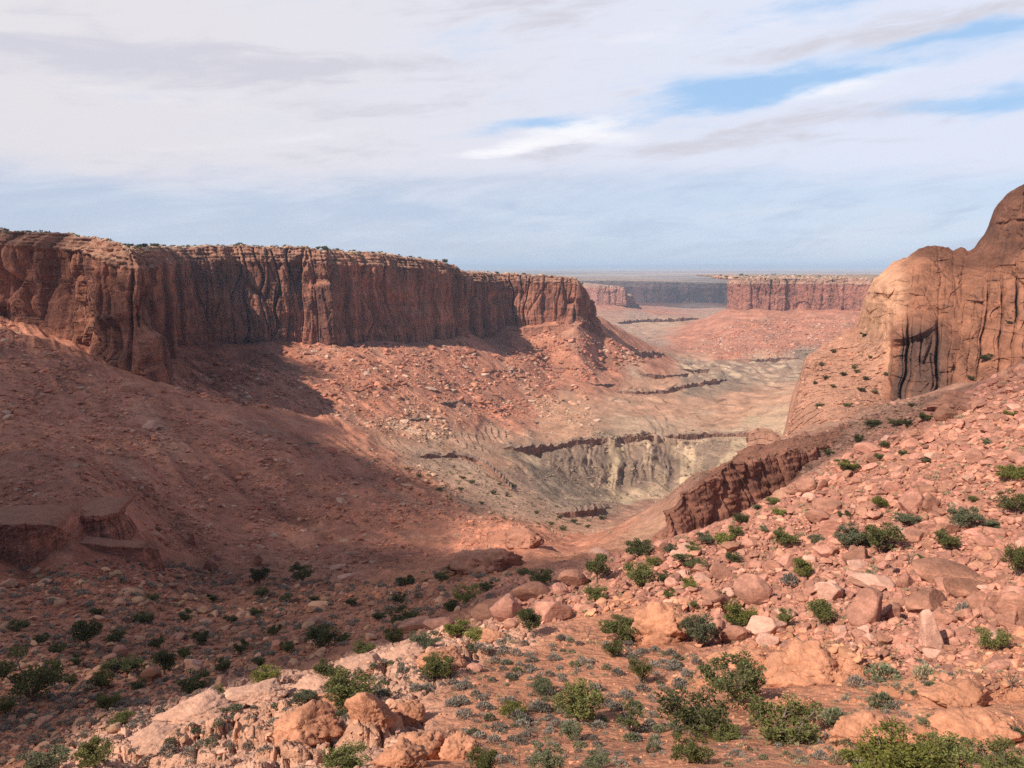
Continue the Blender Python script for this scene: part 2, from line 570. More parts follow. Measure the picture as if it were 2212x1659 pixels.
# rounded bedrock swells on the near bench (X, V, radius across m, radius deep m, height m)
def first_hit(X, V, z=None):
    z = ZW if z is None else z
    a, q = ray(X, V)
    j = jf(a)
    j0 = int(np.clip(j, 0, NA - 2)); t = j - j0
    zc = z[:, j0] * (1 - t) + z[:, j0 + 1] * t
    qq = zc / yv
    ok = np.nonzero(qq >= q)[0]
    ok = ok[ok > 0]
    i = ok[0] if len(ok) else NR - 1
    qa, qb = qq[i - 1], qq[i]
    f = np.clip((q - qa) / (qb - qa + 1e-12), 0, 1)
    Y = yv[i - 1] * (1 - f) + yv[i] * f
    zz = zc[i - 1] * (1 - f) + zc[i] * f
    return np.array([a * Y, Y, zz])


SWELLS = [(1770, 1450, 4.5, 3.0, 1.7), (2080, 1500, 3.8, 2.6, 1.3), (2120, 1580, 3.5, 2.2, 1.2), (1850, 1590, 2.6, 1.8, 1.1), (2180, 1470, 4, 2, 1.1), (1900, 1640, 2.5, 1.6, .8), (1560, 1470, 3.5, 2.0, .8),
          (620, 1600, 3.0, 2.2, 1.7), (800, 1590, 1.8, 1.6, 1.5), (860, 1560, 1.6, 1.3, 1.3), (950, 1620, 1.7, 1.3, 1.1), (700, 1540, 2.6, 1.5, 1.1), (540, 1560, 3.2, 2.2, 1.0), (980, 1420, 2.6, 2.0, 1.1), (420, 1600, 3.4, 2.2, 1.0),
          (760, 1460, 3.6, 1.6, 1.0), (1500, 1320, 4.4, 2.2, 1.2), (640, 1640, 2.0, 1.3, 1.0), (1130, 1350, 3.0, 1.4, .7), (320, 1630, 2.4, 1.5, .7), (1660, 1520, 2.4, 1.6, .6), (1760, 1600, 2.0, 1.2, .5), (2000, 1560, 2.2, 1.2, .6)]
SW = np.zeros_like(ZW)
for X_, V_, rx, ry, h in SWELLS:
    p = first_hit(X_, V_)
    i0, i1 = np.searchsorted(yv, [p[1] - 3 * ry, p[1] + 3 * ry])
    sl = slice(i0, i1)
    dx, dy = (XW[sl] - p[0]), (Yg[sl] - p[1])
    wx = pn2(XW[sl] * .8, Yg[sl] * .8, 3) * .35
    r = np.sqrt((dx / rx) ** 2 + (dy / ry) ** 2) + wx
    d = np.clip(1 - r ** 2, 0, 1) ** 0.65
    SW[sl] = np.maximum(SW[sl], d * h)
ZW += SW
swm = sstep(0.02, 0.35, SW)
TINT = TINT * (1 - 0.5 * swm[..., None]) + np.array([.56, .27, .165], F32) * 0.5 * swm[..., None]

# pale badland scarp: a rim step, a mid bench and gullies running down to the wash
_rx = np.array([ray(x, v)[0] for x, v in ((1060, 965), (1250, 944), (1400, 937), (1690, 928), (1780, 925))]); _rY = np.array([650, 730, 770, 810, 820.])
_tx = np.array([ray(x, v)[0] for x, v in ((1060, 1000), (1250, 1055), (1350, 1075), (1450, 1062), (1690, 1000), (1780, 1000))]); _tY = np.array([600, 610, 628, 650, 690, 690.])
rimY = np.interp(avec, _rx, _rY); toeY = np.interp(avec, _tx, _tY)
inA = sstep(_rx[0], _rx[0] + .03, avec)
i0, i1 = np.searchsorted(yv, [560, 860])
Yb = Yg[i0:i1]; Ab = Ag[i0:i1]; Zb_ = ZW[i0:i1]
rimZ = np.array([np.interp(rimY[j], yv, ZW[:, j]) for j in range(NA)]); toeZ = np.array([np.interp(toeY[j], yv, ZW[:, j]) for j in range(NA)])
gul = 1 - np.abs(pn2(Ab * 46 + .4 * pn2(Ab * 30, Yb / 60, 71), Yb / 160, 72)) * 2.2
gul2 = 1 - np.abs(pn2(Ab * 130 + pn2(Ab * 60, Yb / 40, 73), Yb / 90, 74)) * 2.2
tS = (Yb - toeY) / (rimY - toeY)
bell = np.clip(tS * 4, 0, 1) * np.clip((1.05 - tS) * 5, 0, 1)
tS2 = tS - bell * (.16 * gul + .07 * gul2) + .05 * pn2(Ab * 25, Yb * 0, 75)
prof = .30 * sstep(0, .34, tS2) + .14 * sstep(.36, .40, tS2) + .22 * sstep(.44, .80, tS2) + .34 * sstep(.86, .90, tS2)
newz = toeZ + (rimZ - toeZ) * prof
w = (inA * np.clip(tS * 12 + 1, 0, 1) * np.clip((1.12 - tS) * 12, 0, 1)).astype(F32)
ZW[i0:i1] = Zb_ * (1 - w) + newz * w
pale = sstep(.1, .65, pn2(Ab * 40 + 3, Yb / 140, 76) + .4 * pn2(Ab * 120, Yb / 60, 77) + (Ab - .1) * 1.6 + .12 * (1 - gul))
tcl = np.array([.25, .16, .115]) * (1 - pale[..., None]) + np.array([.49, .335, .215]) * pale[..., None]
topd = (sstep(.84, .87, tS2) * (1 - sstep(.905, .92, tS2)))[..., None]
tcl = tcl * (1 - .8 * topd) + np.array([.19, .12, .09]) * .8 * topd
w2 = (w * sstep(-.05, .08, tS) * (1 - sstep(.93, 1.0, tS)))[..., None] * .9
TINT[i0:i1] = TINT[i0:i1] * (1 - w2) + tcl * w2
RG[i0:i1] = RG[i0:i1] * (1 - w2[..., 0]) + .9 * w2[..., 0]
# thin bedding outcrops on the flats: narrow steps along the contours
flat_w = sstep(.48, .30, RG) if False else (1 - sstep(.36, .6, RG)) * sstep(380, 480, Yg)
el_ = ZW / 2.4 + .9 * fbm2(XW / 120, Yg / 120, 3, 81)
fr_ = el_ - np.floor(el_)
brk = sstep(-.1, .35, fbm2(XW / 45, Yg / 45, 3, 83))
line = np.exp(-((fr_ - .5) / .07) ** 2) * brk * flat_w
TINT *= (1 - .58 * line)[..., None]
pl = sstep(.2, .6, fbm2(XW / 70 + 9, Yg / 35, 4, 84)) * flat_w * .5
TINT = TINT * (1 - pl[..., None]) + np.array([.58, .385, .265], F32) * pl[..., None]
ZW += ((sstep(.44, .56, fr_) - fr_) * 1.3 * brk * flat_w).astype(F32)
_x0, _x1 = ray(1440, 800)[0], ray(1800, 800)[0]
bz = sstep(_x0, _x0 + .03, Ag) * (1 - sstep(_x1, _x1 + .03, Ag)) * sstep(1120, 1230, Yg) * (1 - sstep(1560, 1640, Yg))
bn_ = 1 - np.abs(pn2(XW / 26 + .6 * pn2(XW / 40, Yg / 60, 94), Yg / 120, 95)) * 2
ZW += (bz * (6 * bn_ - 3)).astype(F32)
bt_ = sstep(-.2, .5, fbm2(XW / 22, Yg / 60, 4, 96))[..., None]
bcol = np.array([.27, .17, .125]) * (1 - bt_) + np.array([.52, .37, .25]) * bt_
TINT = (TINT * (1 - .8 * bz[..., None]) + bcol * .8 * bz[..., None]).astype(F32)
mot = fbm2(XW / 18, Yg / 30, 5, 97, .6)
TINT *= (1 + .28 * mot * flat_w)[..., None]
lam = 64.0
while lam > 0.12:
    cell = Yg[:, 0] * 0.0033
    wgt = sstep(1.6, 3.2, lam / cell) * (1 - sstep(0.09, 0.22, lam / Yg[:, 0]))
    rows = np.nonzero(wgt > 0.001)[0]
    if len(rows):
        s = slice(rows[0], rows[-1] + 1)
        x, y = XW[s] / lam, Yg[s] / lam
        n0 = pn2(x, y, int(lam * 10) % 1000)
        n1 = pn2(x * 1.7 + 9, y * 1.7, int(lam * 10) % 1000 + 7)
        rid = (1 - np.abs(n0) * 2.2)
        amp = lam * 0.075 * wgt[s][:, None] * RG[s]
        f1, f2, cid = worley2((x * .82 + y * .57) * 1.5 + n1 * .25, (-x * .57 + y * .82) * .75 + n0 * .2, int(lam * 7) % 997) if lam < 8 and lam > 0.3 else (None, None, None)
        d = rid * 0.55 + n1 * 0.5
        if f1 is not None:
            blk = cid * 1.1 - 1.1 * np.exp(-((f2 - f1) / .07) ** 2)
            heavy = sstep(0.8, 1.2, RG[s])
            d = d * (1 - 0.5 * heavy) + (blk - .62) * 1.25 * heavy
        ZW[s] += amp * d
    lam *= 0.5
TINT *= (1.0 + 0.13 * fbm2(Ag * 60, np.log(Yg) * 34, 4, 5))[..., None]
tal_w = sstep(.6, .8, RG) * sstep(150, 260, Yg)
dn_, ac_ = XW * .62 - Yg * .78, XW * .78 + Yg * .62
st_ = fbm2(ac_ / 16 + .5 * pn2(dn_ / 60, ac_ / 60, 87), dn_ / 130, 4, 86)
TINT *= (1 + .26 * st_ * tal_w)[..., None]
gr_ = (sstep(.25, .7, fbm2(ac_ / 34, dn_ / 90, 4, 88)) * tal_w * .35)[..., None]
TINT = (TINT * (1 - gr_) + np.array([.42, .25, .175], F32) * gr_).astype(F32)
ZW += (1.1 * (1 - 2 * np.abs(st_)) * tal_w).astype(F32)

# far plateau rows beyond the great canyon
yf = [5400 * 1.006]
while yf[-1] < 90000: yf.append(yf[-1] * 1.035)
yf = np.array(yf)
ia = np.arange(0, NA, 1)
AF, YF = np.meshgrid(avec[ia].astype(F32), yf.astype(F32))
ZF = -296 + 180 * sstep(5500, 5700, YF) + fbm2(AF * YF / 2600, YF / 2600, 4, 31) * 10 * sstep(6000, 9000, YF) - sstep(15000, 60000, YF) * 40
TF = np.zeros(AF.shape + (3,), F32)
nz = fbm2(AF * 7, np.log(YF) * 26, 4, 33)
nz2 = fbm2(AF * 3 + 5, np.log(YF) * 55, 3, 34)
pal = np.array([.40, .28, .21]); gre = np.array([.25, .21, .165]); pin = np.array([.50, .29, .22])
t1 = sstep(-.3, .35, nz + AF * .5)[..., None]; t2 = sstep(.0, .6, nz2 + AF * .6)[..., None]
TF[:] = gre * (1 - t1) + pal * t1
TF[:] = TF * (1 - t2 * .7) + pin * t2 * .7
near_ = (1 - sstep(6500, 9500, YF + 1500 * nz))[..., None] * .75
TF[:] = TF * (1 - near_) + np.array([.21, .16, .145]) * near_  # near strip of the plateau darkened, cloud shade put into its tint
bands = fbm2(AF * 5, np.log(YF) * 9 + 3, 3, 36)
TF *= (1 + .55 * np.clip(bands, -.8, .9))[..., None]
far_ = (sstep(16000, 24000, YF) * sstep(-.15, .25, AF))[..., None] * .7
TF[:] = TF * (1 - far_) + np.array([.56, .33, .26]) * far_
Vt = np.concatenate([np.stack([XW, Yg, ZW], -1), np.stack([AF * YF, YF, ZF], -1)], 0)
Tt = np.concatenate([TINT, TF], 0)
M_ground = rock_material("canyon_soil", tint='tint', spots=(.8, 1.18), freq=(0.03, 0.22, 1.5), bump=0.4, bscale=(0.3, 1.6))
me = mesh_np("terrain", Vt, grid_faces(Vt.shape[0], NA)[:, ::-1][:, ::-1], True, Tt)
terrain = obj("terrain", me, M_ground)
tag(terrain, "red canyon ground of talus slopes, basin flats and a near orange bench", kind='structure')


def ground_z(x, y):
    """bilinear height of the terrain"""
    x = np.asarray(x, float); y = np.asarray(y, float)
    j = np.clip(jf(x / y), 0, NA - 1.001)
    i = np.clip(np.interp(np.log(y), lny, np.arange(NR)), 0, NR - 1.001)
    i0, j0 = i.astype(int), j.astype(int)
    fi, fj = i - i0, j - j0
    z = (ZW[i0, j0] * (1 - fi) * (1 - fj) + ZW[i0 + 1, j0] * fi * (1 - fj) + ZW[i0, j0 + 1] * (1 - fi) * fj + ZW[i0 + 1, j0 + 1] * fi * fj)
    return z


def ground_tint(x, y):
    j = np.clip(jf(x / y).astype(int), 0, NA - 1)
    i = np.clip(np.interp(np.log(y), lny, np.arange(NR)).astype(int), 0, NR - 1)
    return TINT[i, j], RG[i, j]

# ------------------------------------------------------------------ cliffs
M_wall = rock_material("cliff_sandstone", tint="tint", spots=(.78, 1.18), freq=(0.02, 0.12, 0.9), bump=0.9, bscale=(0.25, 1.1), streak=0.8, streak_col=(.115, .05, .042), strata=0.16, strata_scale=0.10, dust=(.42, .25, .17), varnish_scale=0.10)
M_wall_far = rock_material("far_cliff_sandstone", tint="tint", spots=(.8, 1.2), freq=(0.008, 0.05, 0.3), bump=1.5, bscale=(0.12, 0.5), streak=0.45, streak_col=(.24, .11, .09), strata=0.15, strata_scale=0.06, dust=(.45, .29, .20), varnish_scale=0.05)
M_ledge = rock_material("ledge_rock", base=(.29, .155, .115), spots=(.7, 1.25), freq=(0.05, 0.4, 2.0), bump=0.6, bscale=(0.5, 2.0), strata=0.3, strata_scale=0.5, dust=(.40, .27, .19))
M_red_ledge = rock_material("red_ledge_rock", base=(.38, .16, .105), spots=(.7, 1.25), freq=(0.08, 0.6, 3.0), bump=0.4, bscale=(0.8, 3.0), strata=0.25, strata_scale=0.6, streak=0.35, streak_col=(.12, .06, .05), dust=(.42, .19, .12), varnish_scale=.4)


def gauss1(v, n):
    if n < 1: return v
    k = np.exp(-0.5 * (np.arange(-3 * n, 3 * n + 1) / n) ** 2); k /= k.sum()
    pad = np.concatenate([np.repeat(v[:1], 3 * n, 0), v, np.repeat(v[-1:], 3 * n, 0)])
    return np.stack([np.convolve(pad[:, i], k, 'valid') for i in range(v.shape[1])], 1)


def cliff(name, path, ds, nrow, ext, ext_len, ncap=50, H=95.0, seed=0, mat=None, flute=1.0, low=1.0, cap=0.17, capset=16.0, sink=14.0, soft=5.0, top_rough=1.0, back_drop=0.0, batter=0.05, extra=None, detail=1.0, gap=0.0, cols=None, blk=.75):
    """fluted rock wall along a plan line, with a stepped cap and the flat ground on top of it.
    path rows: (x, y, z base, z rim)"""
    P = np.array(path, float)
    seg = np.r_[0, np.cumsum(np.hypot(np.diff(P[:, 0]), np.diff(P[:, 1])))]
    ns = int(seg[-1] / ds)
    s = np.linspace(0, seg[-1], ns)
    p = np.stack([np.interp(s, seg, P[:, i]) for i in range(4)], 1)
    p = gauss1(p, max(1, int(soft / ds)))
    T = gauss1(np.gradient(p[:, :2], axis=0), max(1, int(2.2 * soft / ds)))
    T /= np.linalg.norm(T, axis=1)[:, None]
    N = np.stack([T[:, 1], -T[:, 0]], 1)
    u = H / 95.0
    t = np.linspace(0, 1, nrow)[:, None]
    zb, zt = p[:, 2][None] - sink, p[:, 3][None]
    zt = zt + (fbm2(s / (26 * u), 0.3, 3, seed + 2) * 2.6 * u)[None] * top_rough
    if gap:
        zt = zb + sink + (zt - zb - sink) * np.clip(.85 + .55 * gap * fbm2(s / max(9.0, 60 * u), 4.3, 3, seed + 40), -.15, 1.3)[None]
    Z = zb + (zt - zb) * t
    h = (Z - p[:, 2][None]) / (p[:, 3] - p[:, 2])[None]      # 0 base 1 rim
    S = np.broadcast_to(s[None], Z.shape).astype(F32)
    Zf = Z.astype(F32)
    D = batter * H * (1 - h)
    D = D + low * u * (10 * pn2(S / (105 * u), Zf / (260 * u), seed + 3) + 3.5 * pn2(S / (46 * u), Zf / (150 * u), seed + 4))
    alc = sstep(.14, .30, pn2(S / (62 * u), Zf / (66 * u), seed + 24)) * sstep(-.05, .12, h) * (1 - sstep(.62, .78, h))
    D = D - flute * u * alc * 6.0
    wx = 0.35 * pn2(S / (30 * u), Zf / (40 * u), seed + 5)
    c1 = np.abs(pn2(S / (30 * u) + wx, Zf / (240 * u), seed + 6)); c2 = np.abs(pn2(S / (14 * u) + wx * 1.6, Zf / (120 * u), seed + 7))
    mod = 0.5 + 0.9 * np.clip(0.5 + pn2(S / (70 * u), Zf / (60 * u), seed + 8), 0, 1)
    mod = mod * (0.35 + 1.1 * sstep(-.25, .35, pn2(S / (120 * u), Zf / (300 * u), seed + 18)))
    D = D - flute * u * mod * (8.5 * np.exp(-(c1 / 0.03) ** 2) + 2.2 * np.exp(-(c2 / 0.035) ** 2)) + flute * u * mod * (1.4 * np.clip(c1 * 2.2, 0, .6) + .6 * np.clip(c2 * 2, 0, .5))
    # slabs: faces broken away
    f1, f2, cid = worley2(S / (19 * u) + wx * .5, Zf / (150 * u), seed + 9)
    vary_ = .35 + 1.3 * sstep(-.35, .35, pn2(S / (140 * u), Zf / (400 * u), seed + 44))
    D = D + flute * u * vary_ * ((cid - 0.5) * 9.5 - 3.5 * np.exp(-((f2 - f1) / .05) ** 2))
    f1, f2, cid = worley2(S / (7.5 * u) + wx, Zf / (70 * u), seed + 19)
    D = D + flute * u * ((cid - 0.5) * 3.2 - 1.6 * np.exp(-((f2 - f1) / .06) ** 2))
    f1, f2, cid = worley2(S / (11 * u), Zf / (13 * u), seed + 29)
    D = D + flute * u * (cid - 0.5) * 1.3
    # stepped cap
    ch = sstep(1 - cap * 1.25, 1 - cap, h)
    lay = (h - (1 - cap)) / cap
    L = lay * 4 + 0.5 * pn2(S / (30 * u), Zf / (10 * u), seed + 10)
    stairs = (np.floor(L) + sstep(0.55, 1.0, L - np.floor(L))) / 4
    D = D - np.clip(stairs, 0, 1.4) * capset * u * (0.75 + 0.6 * pn2(S / (45 * u), 0, seed + 11)) * (h > 1 - cap * 1.3)
    g1, g2, gid = worley2(S / (7.5 * u), Zf / (4.2 * u), seed + 12)
    D = D + ch * u * blk * ((gid - .5) * 4.4 + 1.2 * np.clip((g2 - g1) * 2, 0, 1))
    X = p[:, 0][None] + N[:, 0][None] * D
    Yq = p[:, 1][None] + N[:, 1][None] * D
    dd = u * detail * (1.3 * fbm3(X / (7 * u), Yq / (7 * u), Z / (16 * u), 4, seed + 13, .55))
    lg = u * 0.8 * pn3(X / (60 * u), Yq / (60 * u), Z / (2.6 * u), seed + 14)
    dd = dd + lg * (0.35 + ch)
    if extra is not None:
        dd = dd + extra(S, h, p)
    X = X + N[:, 0][None] * dd; Yq = Yq + N[:, 1][None] * dd
    rows = [np.stack([X, Yq, Z], -1)]
    tn = None
    if cols is not None:
        wc, cc_, tc_ = (np.array(c) for c in cols)
        k_ = sstep(1 - cap * 1.15, 1 - cap * .9, h + .03 * pn2(S / (40 * u), 0, seed + 31))[..., None]
        bandn = (1 + .16 * pn2(S / (160 * u), Zf / (7 * u), seed + 32) + .14 * pn2(S / (26 * u), Zf / (300 * u), seed + 33))[..., None]
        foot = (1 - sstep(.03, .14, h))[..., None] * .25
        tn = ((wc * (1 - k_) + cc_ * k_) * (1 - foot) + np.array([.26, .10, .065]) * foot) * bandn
        tt_ = np.repeat((tc_ * np.ones((1, ns, 3))), ncap, 0) * (1 + .22 * fbm2(S[:1] / (12 * u), np.arange(ncap)[:, None] * .35, 3, seed + 34))[..., None]
        tn = np.concatenate([tn, tt_], 0)
    e = np.linspace(0, 1, ncap + 1)[1:] ** 1.8 * ext_len
    ext = np.array(ext, float); ext /= np.linalg.norm(ext)
    rx, ry = X[-1], Yq[-1]
    rs = gauss1(np.stack([rx, ry, Z[-1]], 1), max(2, int(7 * u / ds)))
    bl = np.clip(e / (6 * u), 0, 1)[:, None]
    cx = rx[None] * (1 - bl) + rs[:, 0][None] * bl + ext[0] * e[:, None]; cyy = ry[None] * (1 - bl) + rs[:, 1][None] * bl + ext[1] * e[:, None]
    rough = fbm2(cx / (14 * u), cyy / (14 * u), 4, seed + 20) * 1.3 * u * top_rough + np.abs(pn2(cx / (3.6 * u), cyy / (3.6 * u), seed + 21)) * 0.9 * u * top_rough
    k1, k2, kid = worley2(cx / (9 * u), cyy / (9 * u), seed + 22)
    rough = rough + kid * 1.0 * u * top_rough
    cz = Z[-1][None] * (1 - bl) + rs[:, 2][None] * bl + rough * np.clip(e / (3 * u), 0, 1)[:, None] - back_drop * e[:, None]
    rows.append(np.stack([cx, cyy, cz], -1))
    V = np.concatenate(rows, 0)
    me = mesh_np(name, V, grid_faces(V.shape[0], V.shape[1]), True, tn)
    o = obj(name, me, mat or M_wall)
    o_grid[name + str(seed)] = V
    return o


o_grid = {}


def row(X, Vt, Vb, Y):
    a = at(X, Vb, Y); b = at(X, Vt, Y)
    return (a[0], a[1], a[2], b[2])


LM = [(-330, 480, 690, 600), (-120, 488, 690, 560), (0, 500, 692, 540), (90, 508, 700, 520), (180, 514, 745, 490), (250, 526, 790, 474), (318, 540, 832, 474), (330, 541, 830, 500), (336, 540, 800, 560), (345, 538, 775, 640), (375, 537, 762, 740), (430, 535, 755, 800),
      (520, 534, 747, 832), (600, 535, 742, 842), (690, 538, 744, 852), (715, 540, 745, 850), (760, 544, 742, 890), (850, 551, 737, 935), (925, 561, 735, 985), (985, 571, 736, 1030), (1001, 575, 736, 1040),
      (1004, 588, 736, 1110), (1030, 588, 736, 1140), (1062, 590, 737, 1165), (1076, 592, 737, 1180), (1079, 592, 722, 1186), (1084, 593, 703, 1196), (1140, 594, 700, 1200), (1200, 597, 697, 1192), (1245, 600, 690, 1178), (1262, 622, 695, 1195), (1276, 655, 700, 1215), (1284, 690, 708, 1260), (1270, 690, 700, 1800), (1200, 640, 690, 2100)]
mesa = cliff("mesa", [row(*r) for r in LM], 0.85, 210, (-0.62, 0.78), 700, 70, H=95, seed=11, soft=4.0, sink=25, cap=.14, capset=11.5, cols=((.40, .16, .102), (.44, .205, .135), (.42, .235, .155)), extra=lambda S, h, p: (7 * pn2(S / 48, h * .9, 301) + (worley2(S / 13 + .3 * pn2(S / 20, h * 3, 305), h * 1.5, 302)[2] - .5) * 12 * (1.1 - h) - 6 * np.exp(-(pn2(S / 24, h * .4, 303) / .04) ** 2)) * (1 - sstep(300, 360, S)) * (1 - .6 * sstep(.75, .95, h)))
tag(mesa, "long dark red mesa with fluted cliff walls rising behind the shaded talus", "mesa", kind='structure')
RM = [(1745, 600, 668, 3300), (1640, 600, 668, 2750), (1585, 601, 669, 2420), (1566, 602, 671, 2330), (1600, 602, 671, 2265), (1660, 602, 672, 2235), (1720, 602, 672, 2220), (1800, 602, 674, 2170), (1880, 602, 676, 2120), (1990, 602, 680, 2080), (2150, 602, 680, 2060)]
rmesa = cliff("mesa", [row(*r) for r in RM], 1.9, 120, (0.12, 1.0), 900, 60, H=95, seed=47, mat=M_wall_far, capset=13, sink=60, cols=((.45, .185, .13), (.50, .28, .2), (.46, .31, .22)))
tag(rmesa, "flat topped pink mesa standing on a red talus cone beyond the basin", "mesa", kind='structure')
FB = [(1180, 610, 645, 4600), (1240, 614, 648, 3900), (1262, 615, 650, 3720), (1290, 616, 652, 3640), (1330, 618, 652, 3620), (1352, 622, 654, 3600), (1360, 642, 660, 3640), (1366, 634, 660, 3680), (1374, 655, 664, 3720), (1380, 655, 664, 3900), (1340, 650, 660, 4300)]
fb = cliff("butte", [row(*r) for r in FB], 3.0, 70, (-0.1, 1.0), 700, 30, H=80, seed=73, mat=M_wall_far, capset=8, top_rough=1.0, cols=((.46, .21, .155), (.52, .30, .22), (.48, .33, .24)))
tag(fb, "small pink butte end with a stepped tip far beyond the long mesa", "butte", kind='structure')
FW = [(900, 606, 668, 5800), (1150, 608, 668, 5600), (1300, 609, 668, 5450), (1345, 610, 668, 5300), (1420, 611, 669, 5200), (1500, 612, 669, 5250), (1560, 613, 668, 5400), (1700, 613, 668, 5350), (2200, 613, 668, 5350)]
fw = cliff("canyon_wall", [row(*r) for r in FW], 9.0, 60, (0, 1.0), 1500, 20, H=190, seed=91, mat=M_wall_far, capset=16, low=2.5, cols=((.30, .15, .13), (.36, .21, .175), (.30, .22, .18)))
tag(fw, "hazy blue canyon wall across the distant gap below the plateau rim", "canyon wall", kind='structure')

# ------------------------------------------------------------------ slickrock dome (own depth, modelled as a solid shell)
def rbf2(pts, eps=0.01):
    P = np.array(pts, float)
    u, v, w = P[:, 0] / 400, P[:, 1] / 400, P[:, 2]
    f = lambda r2: np.sqrt(r2 + eps)
    A = f((u[:, None] - u) ** 2 + (v[:, None] - v) ** 2)
    n = len(u)
    M = np.zeros((n + 3, n + 3)); M[:n, :n] = A - 0.003 * np.eye(n); M[:n, n] = 1; M[:n, n + 1] = u; M[:n, n + 2] = v; M[n:, :n] = M[:n, n:].T
    W = np.linalg.solve(M, np.r_[w, 0, 0, 0])

    def g(X, V):
        X, V = np.asarray(X) / 400, np.asarray(V) / 400
        s = W[n] + W[n + 1] * X + W[n + 2] * V
        for i in range(n):
            s = s + W[i] * f((X - u[i]) ** 2 + (V - v[i]) ** 2)
        return s
    return g


M_dome = rock_material("slickrock", tint='tint', spots=(.84, 1.14), freq=(0.03, 0.25, 1.6), bump=0.45, bscale=(0.35, 1.8), streak=0.45, streak_col=(.13, .075, .06), strata=0.06, strata_scale=0.25, varnish_scale=0.17)
dome_depth = rbf2([(1880, 600, 392), (1930, 570, 388), (1990, 540, 386), (2030, 530, 386), (2090, 545, 388), (2130, 500, 382), (2150, 440, 376), (2190, 412, 372), (2212, 400, 370), (2300, 365, 368), (2400, 360, 366), (2500, 350, 366),
                   (1905, 655, 378), (1860, 700, 398), (1850, 725, 394), (1885, 730, 378), (1920, 700, 362), (1915, 780, 358), (1800, 765, 392), (1742, 772, 384), (1765, 850, 352), (1820, 800, 370), (1880, 800, 360), (1850, 905, 305), (1766, 880, 330), (1757, 930, 314), (1702, 946, 342),
                   (1715, 866, 360), (1733, 808, 376), (1800, 930, 300), (1905, 868, 330), (1960, 700, 352), (2005, 860, 322), (1960, 870, 325), (2080, 600, 364), (2100, 700, 344), (2100, 800, 318), (2212, 500, 354), (2212, 650, 330), (2212, 760, 300), (2060, 740, 334), (2060, 830, 310),
                   (2400, 500, 345), (2400, 700, 300), (2000, 960, 282), (2200, 900, 270), (2400, 850, 260), (1730, 1000, 300), (1900, 960, 286), (2110, 760, 326), (2140, 690, 336), (2160, 600, 346)], 0.05)
topX = [1690, 1702, 1715, 1733, 1742, 1790, 1845, 1858, 1872, 1890, 1900, 1930, 1960, 1990, 2010, 2050, 2060, 2078, 2092, 2108, 2120, 2135, 2145, 2152, 2170, 2190, 2212, 2300, 2420, 2520]
topV = [960, 940, 866, 808, 776, 745, 712, 690, 640, 606, 596, 572, 556, 541, 531, 536, 543, 538, 545, 538, 520, 500, 478, 452, 428, 412, 398, 362, 350, 350]
NX, NTt, NB = 640, 420, 60
Xc = np.linspace(1694, 2480, NX)
tv = gauss1(np.interp(Xc, topX, topV)[:, None], 2)[:, 0]
bv = np.interp(Xc, [1690, 1760, 1900, 2100, 2480], [985, 1000, 985, 960, 900])
tt = np.linspace(0, 1, NTt)[:, None]
Xd = np.broadcast_to(Xc[None], (NTt, NX)).copy(); Vd = bv[None] * (1 - tt) + tv[None] * tt
Yd = dome_depth(Xd, Vd)
# rounding over the skyline
Yd = Yd + 10 * sstep(0.90, 1.0, tt) ** 2
# joints and pillars of the face toned dark for stain and shade, in face coordinates (plan angle, height)
ax, qz = ray(Xd, Vd)
Xw, Zw = ax * Yd, qz * Yd
wob = 5 * pn2(Vd / 70, Xd * 0, 3) + 2.5 * pn2(Vd / 18, Xd / 90, 13)
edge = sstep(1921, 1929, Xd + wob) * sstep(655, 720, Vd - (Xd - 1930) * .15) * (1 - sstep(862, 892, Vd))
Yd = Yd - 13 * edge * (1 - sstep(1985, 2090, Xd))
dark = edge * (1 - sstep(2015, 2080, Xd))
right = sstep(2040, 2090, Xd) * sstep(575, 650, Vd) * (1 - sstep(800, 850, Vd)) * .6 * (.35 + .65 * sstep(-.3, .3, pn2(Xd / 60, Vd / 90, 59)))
top_w = sstep(1900, 1950, Xd) * (1 - sstep(640, 720, Vd)) * .12
js = ax * 335 + 2.2 * pn2(Zw / 34, Xw / 30, 8) + 1.0 * pn2(Zw / 9, Xw / 12, 18)
jc = np.abs(pn2(js / 11.5, Zw / 170, 2)); jc2 = np.abs(pn2(js / 5.0, Zw / 90, 6))
wgt_ = np.maximum(np.maximum(dark, right), top_w)
Yd = Yd + wgt_ * (7.5 * np.exp(-(jc / .045) ** 2) + 2.2 * np.exp(-(jc2 / .045) ** 2) - 4.0 * np.sqrt(jc) - 1.2 * np.sqrt(jc2))
s1, s2, sid = worley2(Xw / 15 + .3 * pn2(Zw / 20, Xw / 20, 51), Zw / 34, 52)
Yd = Yd - (sid - .5) * 6.0 * sstep(0, .05, s2 - s1) * np.maximum(wgt_, .55 * sstep(1895, 1940, Xd))
u1_, u2_, uid = worley2(Xw / 22 + Zw / 50, Zw / 44 - Xw / 70, 58)
Yd = Yd - (uid - .5) * 3.0 * sstep(0, .16, u2_ - u1_) * sstep(1850, 1900, Xd) * (1 - dark)
for (bx, bz, rx, rz, h) in [(2062, 765, 34, 44, 6), (2090, 815, 44, 34, 4), (1975, 640, 34, 60, 3), (2020, 600, 60, 50, 3), (2190, 560, 70, 110, 4)]:
    r = ((Xd - bx + 10 * pn2(Xd / 40, Vd / 40, 41)) / rx) ** 2 + ((Vd - bz + 10 * pn2(Xd / 40, Vd / 40, 42)) / rz) ** 2
    Yd = Yd - h * np.exp(-r * 1.2)
ramp0 = sstep(690, 740, Vd - (Xd - 1800) * .2) * (1 - sstep(1900, 1925, Xd))
Xw, Zw = ax * Yd, qz * Yd
big = fbm3(Xw / 26, Yd / 26, Zw / 34, 4, 71) * 2.0
